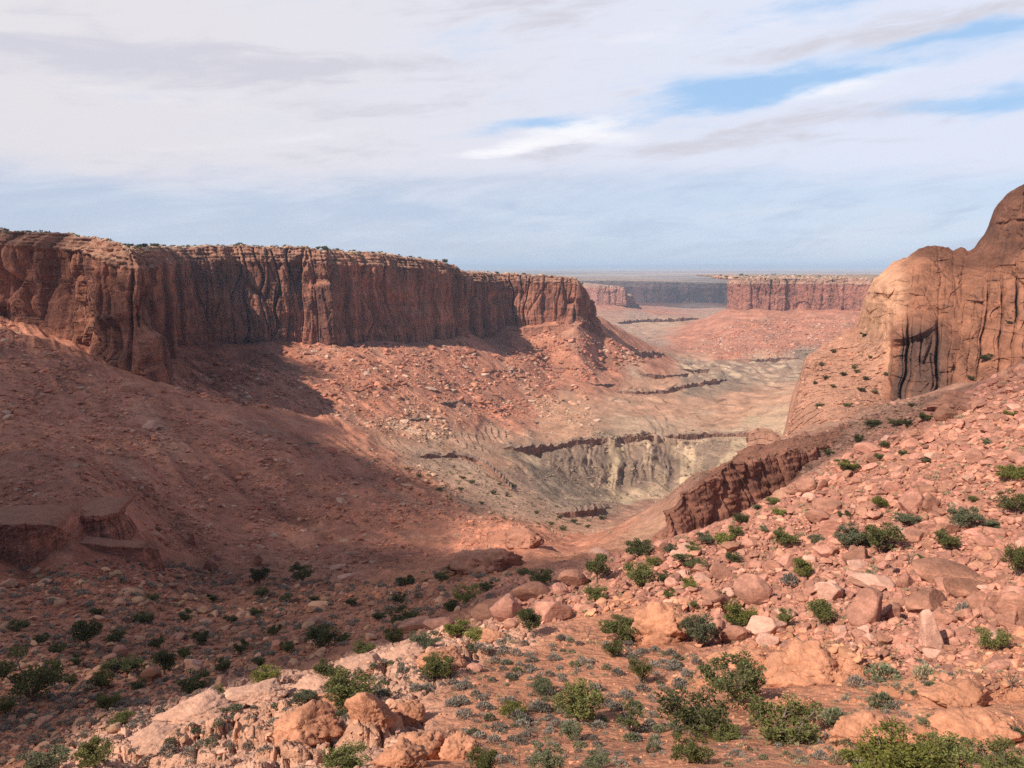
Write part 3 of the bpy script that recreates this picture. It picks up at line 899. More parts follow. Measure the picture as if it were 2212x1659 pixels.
fine = fbm3(Xw / 5, Yd / 5, Zw / 5, 4, 77) * 0.5
z1_, z2_, zid = worley2(ax * 335 / 7 + .4 * pn2(Xd / 50, Vd / 50, 54), (Zw + Xw * .12) / 4.5, 55)
y1_, y2_, yid = worley2(ax * 335 / 2.6, (Zw + Xw * .15) / 1.7, 56)
fine = fine + ((zid - .5) * 2.0 - .3 * np.exp(-((z2_ - z1_) / .05) ** 2) + (yid - .5) * .8) * (1 - ramp0) * (.45 + .55 * sstep(-.2, .3, fbm2(Xd / 90, Vd / 70, 3, 57)))
bed = pn3(Xw / 60, Yd / 60, (Zw + Xw * .25) / 5, 79) * 0.12 * (1 - ramp0 * .5) + pn3(Xw / 30, Yd / 30, (Zw + Xw * .3) / 1.6, 80) * 0.05 + 1.1 * np.abs(fbm3(Xw / 11, Yd / 11, Zw / 8, 4, 83))
ramp_ = sstep(690, 740, Vd - (Xd - 1800) * .2) * (1 - sstep(1900, 1925, Xd))
w1_, w2_, wid = worley2(Xw / 3.2, (Zw + Yd) / 3.2, 4)
rub = ramp_ * (wid * 1.3 + np.clip((w2_ - w1_) * 2, 0, 1) * .5)
Yd = Yd - big - fine - bed - rub
a_, q_ = ray(Xd, Vd)
front = np.stack([a_ * Yd, Yd, q_ * Yd], -1)
bk = np.linspace(0, 1, NB + 1)[1:, None]
top = front[-1]
back = np.stack([top[None, :, 0] + bk * top[None, :, 0] * .12, top[None, :, 1] + 60 * bk + 0 * top[None, :, 0], top[None, :, 2] + 3.0 * np.sin(bk * 3.0) * 1.2 - 75 * bk ** 2 + fbm2((bk * 9).astype(F32), Xc[None] / 30, 3, 5) * 1.2], -1)
G = np.concatenate([front, back], 0)
# close the end towards the basin: the shell turns away from the camera
lw = np.linspace(0, 1, 26)[1:][::-1]
lead = np.stack([G[:, 0] + np.array([0.10, 1.0, 0]) * 75 * t + np.array([0, 0, -14 * t * t]) + np.stack([fbm2(G[:, 0, 2] / 9, G[:, 0, 2] * 0 + t * 9, 3, 9) * 2.0 * t ** .3, 0 * G[:, 0, 0], 0 * G[:, 0, 0]], -1) for t in lw], 1)
G = np.concatenate([lead, G], 1)
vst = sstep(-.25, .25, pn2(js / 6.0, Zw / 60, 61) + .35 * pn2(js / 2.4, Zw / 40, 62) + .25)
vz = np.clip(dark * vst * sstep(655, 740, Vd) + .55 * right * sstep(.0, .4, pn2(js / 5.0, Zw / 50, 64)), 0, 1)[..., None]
slab = np.clip(sstep(1840, 1870, Xd) * (1 - edge) * (1 - sstep(1915, 1985, Xd + 14 * pn2(Xd / 40, Vd / 50, 47))) * (1 - sstep(760, 830, Vd)), 0, 1)[..., None]
rmp = np.clip(ramp0, 0, 1)[..., None]
tD = np.array([.315, .132, .079]) * np.ones(front.shape)  # base tint lowered to paint in the dimness of the right side
tD = tD * (1 + .34 * np.clip(fbm3(Xw / 12, Yd / 12, Zw / 5, 4, 66), -1, 1))[..., None]
tD = tD * (1 - slab) + np.array([.60, .31, .19]) * slab  # sunlit left shoulder painted paler than the rest
tD = tD * (1 - rmp * .8) + np.array([.50, .255, .175]) * rmp * .8
tD = tD * (1 - vz * .85) + np.array([.105, .058, .046]) * vz * .9  # varnish stain, painted darker still to carry the shade of this face
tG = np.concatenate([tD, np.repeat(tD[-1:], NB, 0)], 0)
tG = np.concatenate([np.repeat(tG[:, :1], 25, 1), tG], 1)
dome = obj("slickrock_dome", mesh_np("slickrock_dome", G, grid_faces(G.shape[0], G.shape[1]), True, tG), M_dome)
tag(dome, "tall rounded orange slickrock dome with pillars painted dark for stain and shade above the boulder slope", "rock dome", kind='structure')

# ------------------------------------------------------------------ small cliffs and ledges set into the ground
def ledge(name, pts, h, ext=(0, 1), ext_len=14, ds=0.5, nrow=26, seed=0, mat=None, H=None, drop=0.25, label=None, cat="rock ledge", flute=.6, low=.5, capset=4, cap=.3, sink=None, kind='structure', soft=None, ncap=14, gap=0.0, wrap=0.0):
    """pts: (X, V) of the foot, or (X, V, height)"""
    rows = []
    for p in pts:
        g = first_hit(p[0], p[1])
        if rows and (g[1] > rows[-1][1] * 1.18 or g[1] < rows[-1][1] / 1.25) and name != 'rock_bluff':
            continue
        hh = (p[2] if len(p) > 2 else h) * .8
        rows.append((g[0], g[1], g[2], g[2] + hh))
    if wrap:
        ev = np.array(ext, float) / np.hypot(*ext) * wrap
        for end in (0, -1):
            g = rows[end]
            new = []
            for f in (.35, 1.0):
                x, y = g[0] + ev[0] * f, g[1] + ev[1] * f
                zz = float(ground_z(x, y))
                new.append((x, y, min(zz, g[2] + 2), max(zz - 1.5, min(g[3], zz + 1))))
            rows = new[::-1] + rows if end == 0 else rows + new
    if len(rows) < 2: return None
    H = H or max(4.0, 1.6 * h)
    o = cliff(name, rows, ds, nrow, ext, ext_len, ncap, H=H, seed=seed, mat=mat or M_ledge, flute=flute, low=low, cap=cap, capset=capset, sink=sink if sink is not None else h * .6, soft=soft or ds * 4, back_drop=drop, batter=.08, gap=gap, top_rough=.45)
    tag(o, label, cat, kind=kind)
    return o


BL = [(1560, 1060, 1120, 215), (1470, 1085, 1130, 190), (1424, 1166, 1176, 172), (1442, 1150, 1168, 170), (1466, 1112, 1160, 172), (1482, 1088, 1156, 175), (1506, 1062, 1150, 178), (1536, 1040, 1140, 181), (1580, 1020, 1130, 184), (1640, 1003, 1110, 190), (1700, 985, 1090, 197), (1750, 968, 1070, 206), (1790, 956, 1050, 216), (1840, 950, 1030, 232), (1900, 950, 1010, 250)]
bluff = cliff("rock_bluff", [row(*r) for r in BL], 0.25, 110, (0.45, 1), 40, 50, H=44, seed=253, mat=M_red_ledge, flute=.42, low=.45, cap=.6, capset=6, soft=1.0, back_drop=.10, sink=8, top_rough=1.4, detail=.8, blk=.28)
tag(bluff, "dark red blocky bluff jutting into the canyon below the boulder slope", "bluff", kind='structure')
for rws, sd, lab, cs, dr in (
        ([(-120, 1135, 1240, 142), (-80, 1135, 1240, 142), (0, 1133, 1238, 143), (60, 1130, 1234, 144), (115, 1134, 1226, 147), (150, 1152, 1200, 152), (190, 1168, 1184, 160)], 211, "dark overhanging red ledge in the shaded valley side, the larger of the pair", -3, .0),
        ([(80, 1106, 1118, 172), (100, 1108, 1122, 166), (130, 1112, 1142, 161), (180, 1114, 1157, 159), (225, 1112, 1154, 160), (258, 1106, 1138, 164), (275, 1100, 1112, 172)], 212, "flat topped red ledge with a dark scalloped face above the larger overhang", -2, -.03),
        ([(165, 1172, 1180, 153), (200, 1174, 1189, 154), (240, 1180, 1194, 155), (300, 1182, 1197, 158), (345, 1186, 1196, 164)], 213, "low thin red ledge under the flat topped scalloped one", -1, .0)):
    o_ = cliff("ledge", [row(*r) for r in rws], .2, 56, (-.15, 1), 12 if sd < 213 else 4, 30, H=14 if sd < 213 else 6, seed=sd, mat=M_red_ledge, flute=.6, low=.5, cap=.35, capset=cs, soft=.8, back_drop=dr, sink=4, top_rough=.6)
    tag(o_, lab, "rock ledge", kind='structure')
for i, (pts, h, lab) in enumerate([
        ([(1085, 968, 2), (1110, 972, 5), (1180, 972, 6), (1240, 962, 6), (1300, 956, 6), (1380, 951, 6), (1450, 946, 5), (1540, 944, 6), (1620, 942, 5), (1700, 938, 5)], 6, "long dark brown rim ledge along the top of the pale badland scarp"),
        ([(905, 988, 1), (930, 990, 3.5), (985, 988, 4), (1030, 1000, 4), (1062, 1022, 5), (1090, 1050, 4), (1104, 1060, 1)], 4, "curved dark ledge at the western end of the pale scarp"),
        ([(1195, 797, 2), (1240, 797, 5), (1310, 798, 4)], 5, "thin dark ledge across the foot of the red nose talus"),
        ([(1230, 834, 1), (1290, 834, 5), (1330, 832, 2)], 4, "thin grey ledge below the nose talus, upper of two steps"),
        ([(1330, 846, 1), (1400, 852, 6), (1450, 848, 8), (1500, 836, 9), (1545, 830, 9), (1568, 822, 4)], 8, "jagged dark rim ledge standing in the middle of the basin"),
        ([(1380, 808, 2), (1440, 816, 6), (1478, 814, 7), (1500, 808, 2)], 6, "short dark ledge behind the jagged basin rim"),
        ([(1470, 800, 3), (1510, 806, 8), (1535, 800, 3)], 8, "dark stub of a ledge ahead of the nose"),
        ([(1360, 766, 3), (1400, 770, 12), (1435, 766, 4)], 12, "dark ledge at the tip of the red nose talus"),
        ([(1560, 778, 3), (1620, 782, 9), (1680, 780, 9), (1730, 776, 8)], 9, "dark ledge under the talus cone of the flat topped mesa"),
        ([(1500, 775, 4), (1450, 760, 4), (1560, 778, 6)], 6, "grey ledge bordering the wash"),
        ([(1335, 700, 10), (1380, 696, 16), (1470, 694, 16), (1510, 690, 8)], 14, "far dark rim ledge above a pale bench, beyond the nose"),
        ([(945, 872, 1), (980, 874, 4), (1005, 870, 1)], 4, "small dark ledge poking from the sunlit talus"),
        ([(860, 908, 1), (905, 910, 2.5), (960, 905, 1)], 2.5, "low grey ledge at the talus foot"),
        ([(1200, 1112, 1), (1240, 1118, 4), (1290, 1108, 4), (1318, 1098, 1)], 4, "dark broken ledge over the dry wash"),
        ([(1040, 800, 2), (1080, 805, 4), (1130, 800, 2)], 4, "rusty ledge beneath the long mesa wall")]):
    g = first_hit(*pts[1][:2])
    ds = max(.3, g[1] * .0011)
    if i == 9: continue
    ledge("ledge", pts, h, ext=(0, 1), ext_len=8 + g[1] * .012, ds=ds, nrow=24, seed=300 + i * 9, H=max(6, 1.7 * h), drop=.12, label=lab, flute=.55, low=1.6, capset=3, soft=ds * 2, sink=h * .7, gap=1.0)
ledge("ledge", [(1090, 715, 4), (1130, 718, 9), (1200, 712, 9), (1240, 706, 5)], 9, ext=(0, 1), ext_len=14, ds=1.2, nrow=24, seed=441, mat=M_red_ledge, H=18, drop=.2, label="dark red banded ledge under the lit end of the mesa", capset=3, sink=8)

# ------------------------------------------------------------------ boulders
import bmesh
rng = np.random.RandomState(77)
QMAX = np.maximum.accumulate((ZW / yv[:, None].astype(F32))[1:], axis=0)


def hits(X, V):
    """first ground point on many sight lines"""
    out = np.zeros((len(X), 3))
    for n_, (x_, v_) in enumerate(zip(X, V)):
        a, q = ray(x_, v_)
        j0 = int(np.clip(jf(a), 0, NA - 2))
        i = int(np.clip(np.searchsorted(QMAX[:, j0], q) + 1, 0, NR - 1))
        out[n_] = (a * yv[i], yv[i], ZW[i, j0])
    return out


def in_poly(X, V, poly):
    P = np.array(poly, float); c = np.zeros(len(X), bool)
    j = len(P) - 1
    for i in range(len(P)):
        xi, yi, xj, yj = P[i, 0], P[i, 1], P[j, 0], P[j, 1]
        c ^= ((yi > V) != (yj > V)) & (X < (xj - xi) * (V - yi) / (yj - yi + 1e-9) + xi)
        j = i
    return c


def ico(sub):
    bm = bmesh.new()
    bmesh.ops.create_icosphere(bm, subdivisions=sub, radius=1.0)
    bm.verts.ensure_lookup_table()
    V = np.array([v.co[:] for v in bm.verts]); F = np.array([[v.index for v in f.verts] for f in bm.faces])
    bm.free()
    return V, F


ICO = {k: ico(k) for k in (1, 2, 3, 5)}


def rock_shape(sub, seed, nplanes=13, soft=0.06, noise=0.10, flat=0.62, long=1.25, strata=0.03):
    V, F = ICO[sub]
    r_ = np.random.RandomState(seed)
    n = r_.normal(size=(nplanes, 3)); n /= np.linalg.norm(n, axis=1)[:, None]
    hgt = r_.uniform(0.62, 1.0, nplanes)
    d = V @ n.T
    rr = np.where(d > 0.05, hgt[None] / np.maximum(d, 0.05), 9.0)
    k = 1.0 / max(soft, 1e-3)
    rad = -np.log(np.exp(-k * np.minimum(rr, 2.0)).sum(1)) / k
    rad = np.clip(rad, .4, 1.25)
    W = V * rad[:, None]
    o = seed * 3.1
    nn = fbm3(W[:, 0] * 1.8 + o, W[:, 1] * 1.8, W[:, 2] * 1.8, 4 if sub > 3 else 2, seed)
    st = pn3(W[:, 0] * .7, W[:, 1] * .7, W[:, 2] * 9 + o, seed + 3) if sub > 3 else 0
    W = W * (1 + noise * nn + strata * st)[:, None]
    W = W * np.array([long, 1.0, flat])
    return W, F


def rot_np(yaw, tx, ty):
    n = len(yaw)
    cyw, syw = np.cos(yaw), np.sin(yaw)
    Rz = np.zeros((n, 3, 3)); Rz[:, 0, 0] = cyw; Rz[:, 0, 1] = -syw; Rz[:, 1, 0] = syw; Rz[:, 1, 1] = cyw; Rz[:, 2, 2] = 1
    Rx = np.zeros((n, 3, 3)); c, s_ = np.cos(tx), np.sin(tx); Rx[:, 0, 0] = 1; Rx[:, 1, 1] = c; Rx[:, 1, 2] = -s_; Rx[:, 2, 1] = s_; Rx[:, 2, 2] = c
    Ry = np.zeros((n, 3, 3)); c, s_ = np.cos(ty), np.sin(ty); Ry[:, 1, 1] = 1; Ry[:, 0, 0] = c; Ry[:, 0, 2] = s_; Ry[:, 2, 0] = -s_; Ry[:, 2, 2] = c
    return Rx @ Ry @ Rz


def merged(name, pos, size, rot, protos, mat, tint, smooth=False, pick=None, label=None, kind='stuff'):
    Vs, Fs, Ts, off = [], [], [], 0
    pick = rng.randint(0, len(protos), len(pos)) if pick is None else pick
    for k_, (V, F) in enumerate(protos):
        m = np.nonzero(pick == k_)[0]
        if not len(m): continue
        W = np.einsum('nij,kj->nki', rot[m], V) * np.asarray(size)[m].reshape(-1, 1, 1) + pos[m][:, None]
        Vs.append(W.reshape(-1, 3))
        Fs.append((F[None] + (np.arange(len(m)) * len(V))[:, None, None] + off).reshape(-1, F.shape[1]))
        Ts.append(np.repeat(tint[m], len(V), 0))
        off += len(m) * len(V)
    me = mesh_np(name, np.concatenate(Vs), np.concatenate(Fs), smooth, np.concatenate(Ts))
    o = obj(name, me, mat)
    tag(o, label, kind=kind)
    return o


M_rock = rock_material("loose_rock", tint='tint', spots=(.8, 1.2), freq=(0.3, 2.5), bump=0.15, bscale=(3.0, 12.0))
M_boulder = rock_material("boulder_sandstone", base=(.49, .225, .158), spots=(.78, 1.15), freq=(0.25, 1.3, 6.0), bump=0.22, bscale=(2.0, 9.0), strata=0.10, strata_scale=1.4, rand=0.16, streak=.35, streak_col=(.30, .15, .11), varnish_scale=.6)
M_boulder_brown = rock_material("brown_boulder", base=(.38, .175, .118), spots=(.8, 1.18), freq=(0.25, 1.3, 6.0), bump=0.25, bscale=(2.0, 9.0), strata=0.22, strata_scale=1.6, rand=0.12)
M_boulder_pale = rock_material("pale_boulder", base=(.60, .325, .24), spots=(.85, 1.12), freq=(0.25, 1.3, 6.0), bump=0.22, bscale=(2.0, 9.0), strata=0.08, strata_scale=1.4, rand=0.05)
M_outcrop = rock_material("bedrock_outcrop", base=(.56, .25, .148), spots=(.8, 1.15), freq=(0.3, 1.6, 7.0), bump=0.3, bscale=(1.5, 7.0), strata=0.14, strata_scale=1.1)
LO = [rock_shape(3, 100 + i, 9, .018, .04, flat=.5 + .05 * (i % 5), long=1.0 + .12 * (i % 6)) for i in range(16)]
TINY = [rock_shape(2, 200 + i, 8, .02, .03, flat=.55 + .05 * (i % 5), long=1.0 + .1 * (i % 5)) for i in range(14)]
MID = [rock_shape(3, 300 + i, 12, .05, .07, flat=.48 + .06 * (i % 5), long=1.0 + .14 * (i % 6)) for i in range(14)]

SLOPE = [(2230, 790), (2080, 850), (1960, 920), (1800, 1000), (1600, 1120), (1470, 1165), (1380, 1190), (1290, 1210), (1230, 1270), (1120, 1290), (1000, 1335), (860, 1375), (1010, 1378), (1180, 1350), (1400, 1310), (1500, 1395), (1800, 1410), (2000, 1470), (2230, 1500)]

WIDE = [(2440, 690)] + SLOPE[1:-1] + [(2230, 1500), (2440, 1480)]


def scatter(poly, n, box=None):
    P = np.array(poly)
    x0, x1 = P[:, 0].min(), P[:, 0].max(); y0, y1 = P[:, 1].min(), P[:, 1].max()
    X = rng.uniform(x0, x1, n * 5); V = rng.uniform(y0, y1, n * 5)
    m = in_poly(X, V, poly)
    return X[m][:n], V[m][:n]


def px_m(p):
    """metres per photo pixel at world points"""
    return (p[..., 1] * CP - p[..., 2] * SP) / FX


def lay_rocks(name, poly, n, px_lo, px_hi, power, protos, mat=None, tint_jit=.12, tint_mul=1.0, label=None, patch=None, zsink=.25, tint=None, vary=None, dip=0.0):
    X, V = scatter(poly, n)
    if patch:
        dens = fbm2(X / patch, V / (patch * .6), 3, 61)
        m = dens + rng.uniform(-.6, .6, len(X)) > 0
        X, V = X[m], V[m]
    p = hits(X, V)
    p[:, 0] += rng.uniform(-.5, .5, len(p)) * px_m(p) * 2
    p[:, 2] = ground_z(p[:, 0], p[:, 1])
    u = rng.uniform(0, 1, len(p))
    px = px_lo * (1 - u * (1 - (px_lo / px_hi) ** power)) ** (-1 / power)
    size = px * px_m(p) * .5
    p[:, 2] -= 0 * size
    p[:, 2] += size * (.35 - zsink)
    t, _ = ground_tint(p[:, 0], p[:, 1])
    t = np.array(tint)[None] * np.ones((len(p), 1)) if tint is not None else t
    t = t * (1 + rng.normal(0, tint_jit, (len(p), 1))) * tint_mul * (1 + rng.normal(0, .03, (len(p), 3)))
    if vary is not None:
        sel = rng.uniform(0, 1, len(p)) < vary[0]
        t[sel] = np.array(vary[1]) * (1 + rng.normal(0, .08, (sel.sum(), 1)))
    R_ = rot_np(rng.uniform(0, 6.28, len(p)), rng.normal(0, .22, len(p)), rng.normal(dip, .22, len(p)))
    return merged(name, p, size, R_, protos, mat or M_rock, t.clip(.02, .9), False, label=label)


lay_rocks("rubble", WIDE, 8200, 7, 28, 2.0, LO, dip=-.35, label="jumble of pink sandstone rubble covering the steep boulder slope", tint_jit=.18, vary=(.28, (.34, .155, .11)))
lay_rocks("rubble", WIDE, 10000, 3, 9, 1.5, TINY, dip=-.35, label="small pink stones between the boulders on the slope", tint_jit=.16, vary=(.15, (.36, .19, .14)))
FOREK = [(0, 1659), (250, 1600), (560, 1490), (850, 1405), (1010, 1385), (1010, 1440), (900, 1500), (1000, 1659)]
FOREO = [(1000, 1659), (930, 1500), (1050, 1420), (1350, 1340), (1500, 1395), (1800, 1410), (2230, 1480), (2230, 1659)]
lay_rocks("rubble", FOREK, 420, 4, 18, 1.9, LO, label="pale pink broken rock on the crest of the near bench", tint_jit=.1)
lay_rocks("rubble", FOREO, 1800, 2.5, 12, 1.8, TINY, label="scattered small stones on the orange soil of the bench", tint_jit=.14)
TAL = [(330, 850), (460, 790), (700, 740), (1070, 745), (1250, 700), (1420, 770), (1250, 830), (1300, 930), (1100, 900), (900, 960), (700, 900)]
lay_rocks("rubble", TAL, 15000, 2.2, 12, 2.1, TINY, label="boulder litter on the sunlit red talus under the long mesa", tint_jit=.18, patch=60, vary=(.12, (.56, .35, .25)))
lay_rocks("rubble", TAL, 420, 8, 20, 2.0, LO, label="big fallen blocks on the sunlit red talus", tint_jit=.15, patch=80, vary=(.15, (.58, .38, .28)))
LTAL = [(0, 690), (150, 770), (330, 850), (640, 960), (900, 1000), (1050, 1100), (1200, 1170), (1000, 1200), (700, 1250), (500, 1230), (300, 1160), (270, 1060), (0, 1110)]
lay_rocks("rubble", LTAL, 17000, 2.6, 13, 2.0, TINY, label="brown rubble strewn across the shaded talus apron", tint_jit=.2, patch=90, vary=(.09, (.50, .30, .205)))
lay_rocks("rubble", LTAL, 380, 9, 20, 2.2, LO, label="pale fallen blocks lying on the shaded talus apron", tint_jit=.15, patch=120, vary=(.35, (.50, .31, .215)))
LVAL = [(0, 1240), (300, 1200), (500, 1240), (800, 1260), (1000, 1220), (1230, 1260), (900, 1350), (600, 1450), (300, 1560), (0, 1659)]
lay_rocks("rubble", LVAL, 7500, 3, 16, 2.1, TINY, label="red brown rubble on the floor of the shaded side valley", tint_jit=.2)
lay_rocks("rubble", LVAL, 500, 9, 30, 2.2, LO, label="orange blocks on the floor of the shaded side valley", tint_jit=.15, tint=(.46, .24, .15))
BAS = [(640, 960), (900, 940), (1100, 900), (1300, 930), (1690, 930), (1690, 1000), (1480, 1060), (1350, 1150), (1200, 1170), (1000, 1080)]
lay_rocks("rubble", BAS, 5200, 2, 9, 2.2, TINY, label="dark brown debris on the pale badland scarp", tint=(.26, .175, .125), tint_jit=.2, patch=70, vary=(.2, (.40, .26, .19)))
lay_rocks("rubble", [(1480, 750), (1600, 690), (1880, 690), (1850, 760), (1700, 780), (1550, 775)], 2600, 2, 8, 2.0, TINY, label="fallen blocks on the talus cone of the flat topped mesa", tint_jit=.15, vary=(.3, (.5, .3, .22)))
FINB = [(1740, 1050), (1700, 975), (1760, 950), (1920, 860), (2100, 850), (2000, 900), (1820, 1000)]
lay_rocks("rubble", FINB, 1500, 3, 14, 2.0, TINY, label="dark broken rock on the bench below the slickrock dome", tint=(.30, .165, .12), tint_jit=.2)



def rocks_on(name, Gr, mask, n, px, protos, tint, label):
    P = Gr[mask]
    p = P[rng.randint(0, len(P), n)].astype(float)
    size = px[0] * (1 - rng.uniform(0, 1, n) * (1 - (px[0] / px[1]) ** 2)) ** -.5 * px_m(p) * .5
    t = np.array(tint) * rng.uniform(.7, 1.25, (n, 1)) * np.ones((n, 3))
    merged(name, p, size, rot_np(rng.uniform(0, 6, n), rng.normal(0, .25, n), rng.normal(0, .25, n)), protos, M_rock, t, False, label=label)


rocks_on("rubble", front, (ramp0 > .6) & (Vd < 960), 1500, (2.2, 13), TINY, (.46, .22, .145), "broken rock lying on the ramp of the slickrock dome")
rocks_on("rubble", o_grid['rock_bluff253'][110:], np.ones(o_grid['rock_bluff253'][110:].shape[:2], bool), 500, (4, 18), LO, (.33, .15, .10), "dark rubble on top of the red bluff")

BOULDERS = [  # X, V of the foot, width px, height px, material, label
    (1634, 1300, 66, 54, 'n', "large blocky boulder with a pale flat top above a grey shrub"), (1857, 1220, 50, 38, 'n', "pyramid shaped boulder below the twin junipers"), (1800, 1296, 50, 42, 'p', "slanted pale slab with a dark undercut end"),
    (1890, 1274, 70, 30, 'p', "long low pale slab lying behind the slanted one"), (2012, 1330, 76, 44, 'b', "wide brown layered boulder with a shadowed underside"), (2055, 1262, 108, 34, 'b', "longest layered brown slab on the boulder slope"),
    (2090, 1286, 80, 32, 'b', "brown rounded slab below the longest layered one"), (2112, 1322, 42, 40, 'b', "squarish brown boulder beside a small grey shrub"), (2158, 1322, 46, 42, 'b', "brown boulder split by a crack next to the squarish one"),
    (2202, 1338, 58, 50, 'b', "big brown boulder cut by the edge of the view"), (2010, 1404, 46, 76, 'p', "tall pale pointed boulder with one dark shaded flank"), (1960, 1268, 32, 32, 'n', "round pink boulder standing by itself among flat slabs"),
    (1972, 1104, 40, 42, 'n', "upright boulder at a dark gap, the more slanted of the pair"), (2012, 1104, 36, 38, 'b', "upright brown boulder at a dark gap, the steeper of the pair"), (1800, 1154, 48, 34, 'n', "smooth humped boulder beside a juniper with a wide crown"),
    (1790, 1104, 46, 26, 'n', "low cracked boulder under the upper edge of the slope"), (1778, 1061, 20, 24, 'b', "small dark upright rock on the skyline of the slope"), (2105, 1000, 30, 28, 'n', "knobbly boulder high on the slope with rocks piled behind"),
    (2050, 907, 42, 26, 'b', "brown boulder perched on the upper rim of the slope"), (1584, 1192, 38, 22, 'b', "smooth egg shaped brown boulder near the bluff foot"), (1655, 1370, 72, 36, 'p', "pink slab tipped downhill near a round juniper"),
    (1546, 1382, 44, 40, 'n', "square pink boulder beside a grey green juniper"), (1880, 1348, 74, 66, 'n', "leaning slab with a black stain on its face"), (1100, 1334, 62, 46, 'n', "largest mauve boulder in the row above the green bushes"),
    (1052, 1340, 52, 28, 'b', "flat mauve slab leaning on the largest boulder of its row"), (1194, 1338, 62, 40, 'n', "broad mauve boulder beside a dark green juniper"), (895, 1364, 78, 20, 'b', "long narrow mauve slab pointing down into the valley"),
    (945, 1362, 52, 22, 'n', "mauve slab behind a bright round bush"), (1150, 1295, 64, 28, 'b', "thick layered slab overhanging smaller mauve rocks"), (1238, 1266, 48, 28, 'n', "rounded mauve boulder below two dark junipers"),
    (742, 1254, 34, 12, 'p', "flat pale stone like a table on red talus, the lower one"), (728, 1231, 32, 9, 'p', "thin pale slab on red talus above the table stone"), (323, 928, 26, 18, 'p', "pale squarish block alone on the shaded talus"),
    (282, 848, 40, 20, 'b', "flat capped boulder at the foot of the mesa corner"), (416, 1176, 15, 24, 'b', "dark upright rock on the shaded talus"), (457, 1232, 24, 26, 'b', "leaning brown rock with a deep shadow in the valley"), (556, 1222, 16, 24, 'b', "upright brown rock beside a dark tree on the talus"),
    (978, 1377, 17, 9, 'p', "small whitish rock in front of a bright round bush"), (415, 1450, 34, 28, 'p', "rounded tan boulder in the shaded valley behind the pale crest"), (260, 1420, 26, 24, 'b', "tan boulder with a juniper on its far side"),
    (325, 1476, 34, 30, 'b', "tan block at the bottom of the shaded valley"), (1025, 1452, 26, 14, 'n', "cracked orange rock at the end of the pale crest"), (595, 1405, 22, 24, 'b', "rounded orange boulder in the shaded valley bottom"), (1850, 1232, 40, 20, 'p', "thin pale flake under the pyramid shaped boulder"),
    (1700, 1230, 40, 30, 'n', "pink block beside a bright narrow juniper"), (1560, 1250, 44, 26, 'n', "stack like pink boulder on the lower slope"), (1930, 1340, 40, 30, 'n', "pink boulder under the slab with a black stain"), (2150, 1400, 40, 34, 'p', "pale boulder behind a round juniper near the slope foot"),
    (1540, 1300, 40, 24, 'n', "pink boulder just above the orange outcrop"), (2130, 1180, 44, 22, 'n', "smooth pink boulder below the pale bushes"), (1930, 1060, 40, 24, 'n', "low pink boulder high on the slope above the upright pair"),
]
MATB = {'n': M_boulder, 'b': M_boulder_brown, 'p': M_boulder_pale}
PROTO_B = {}
for i in range(12):
    V, F = rock_shape(5, 500 + i, 8 + i % 5, .012, .032, flat=.95, long=1.0, strata=.025)
    for kk in MATB:
        PROTO_B[(i, kk)] = mesh_np("boulder", V, F, True)
        PROTO_B[(i, kk)].materials.append(MATB[kk])
n_b = 0


def add_boulder(X, V, w, h, kk, label, group=None, i=None, yaw=None, tilt=None):
    global n_b
    p = first_hit(X, V)
    m = px_m(p)
    i = n_b % 12 if i is None else i
    n_b += 1
    o = bpy.data.objects.new("boulder", PROTO_B[(i, kk)])
    COL.objects.link(o)
    sx, sz = w * m * .56, h * m * .62
    o.scale = (sx, sx * random.uniform(.7, .95), sz)
    o.location = (p[0], p[1] + sx * .4, ground_z(p[0], p[1] + sx * .4) * 0 + p[2] + sz * .62)
    o.rotation_euler = (random.gauss(0, .12) if tilt is None else tilt[0], random.gauss(0, .14) if tilt is None else tilt[1], random.uniform(-.5, .5) + (math.pi if random.random() < .5 else 0) if yaw is None else yaw)
    tag(o, label, "boulder", group)
    return o


random.seed(4)
for b in BOULDERS:
    add_boulder(*b)
# the rest of the larger boulders on the slope
Xs, Vs = scatter(SLOPE, 235)
for x_, v_ in zip(Xs, Vs):
    w = 15 * (1 - random.random() * (1 - (15 / 46) ** 1.7)) ** (-1 / 1.7)
    add_boulder(x_, v_, w, w * random.uniform(.42, .75), random.choice('nnnnpbb'), "one of the many plain pink boulders filling the steep slope", "pink boulders of the steep slope")

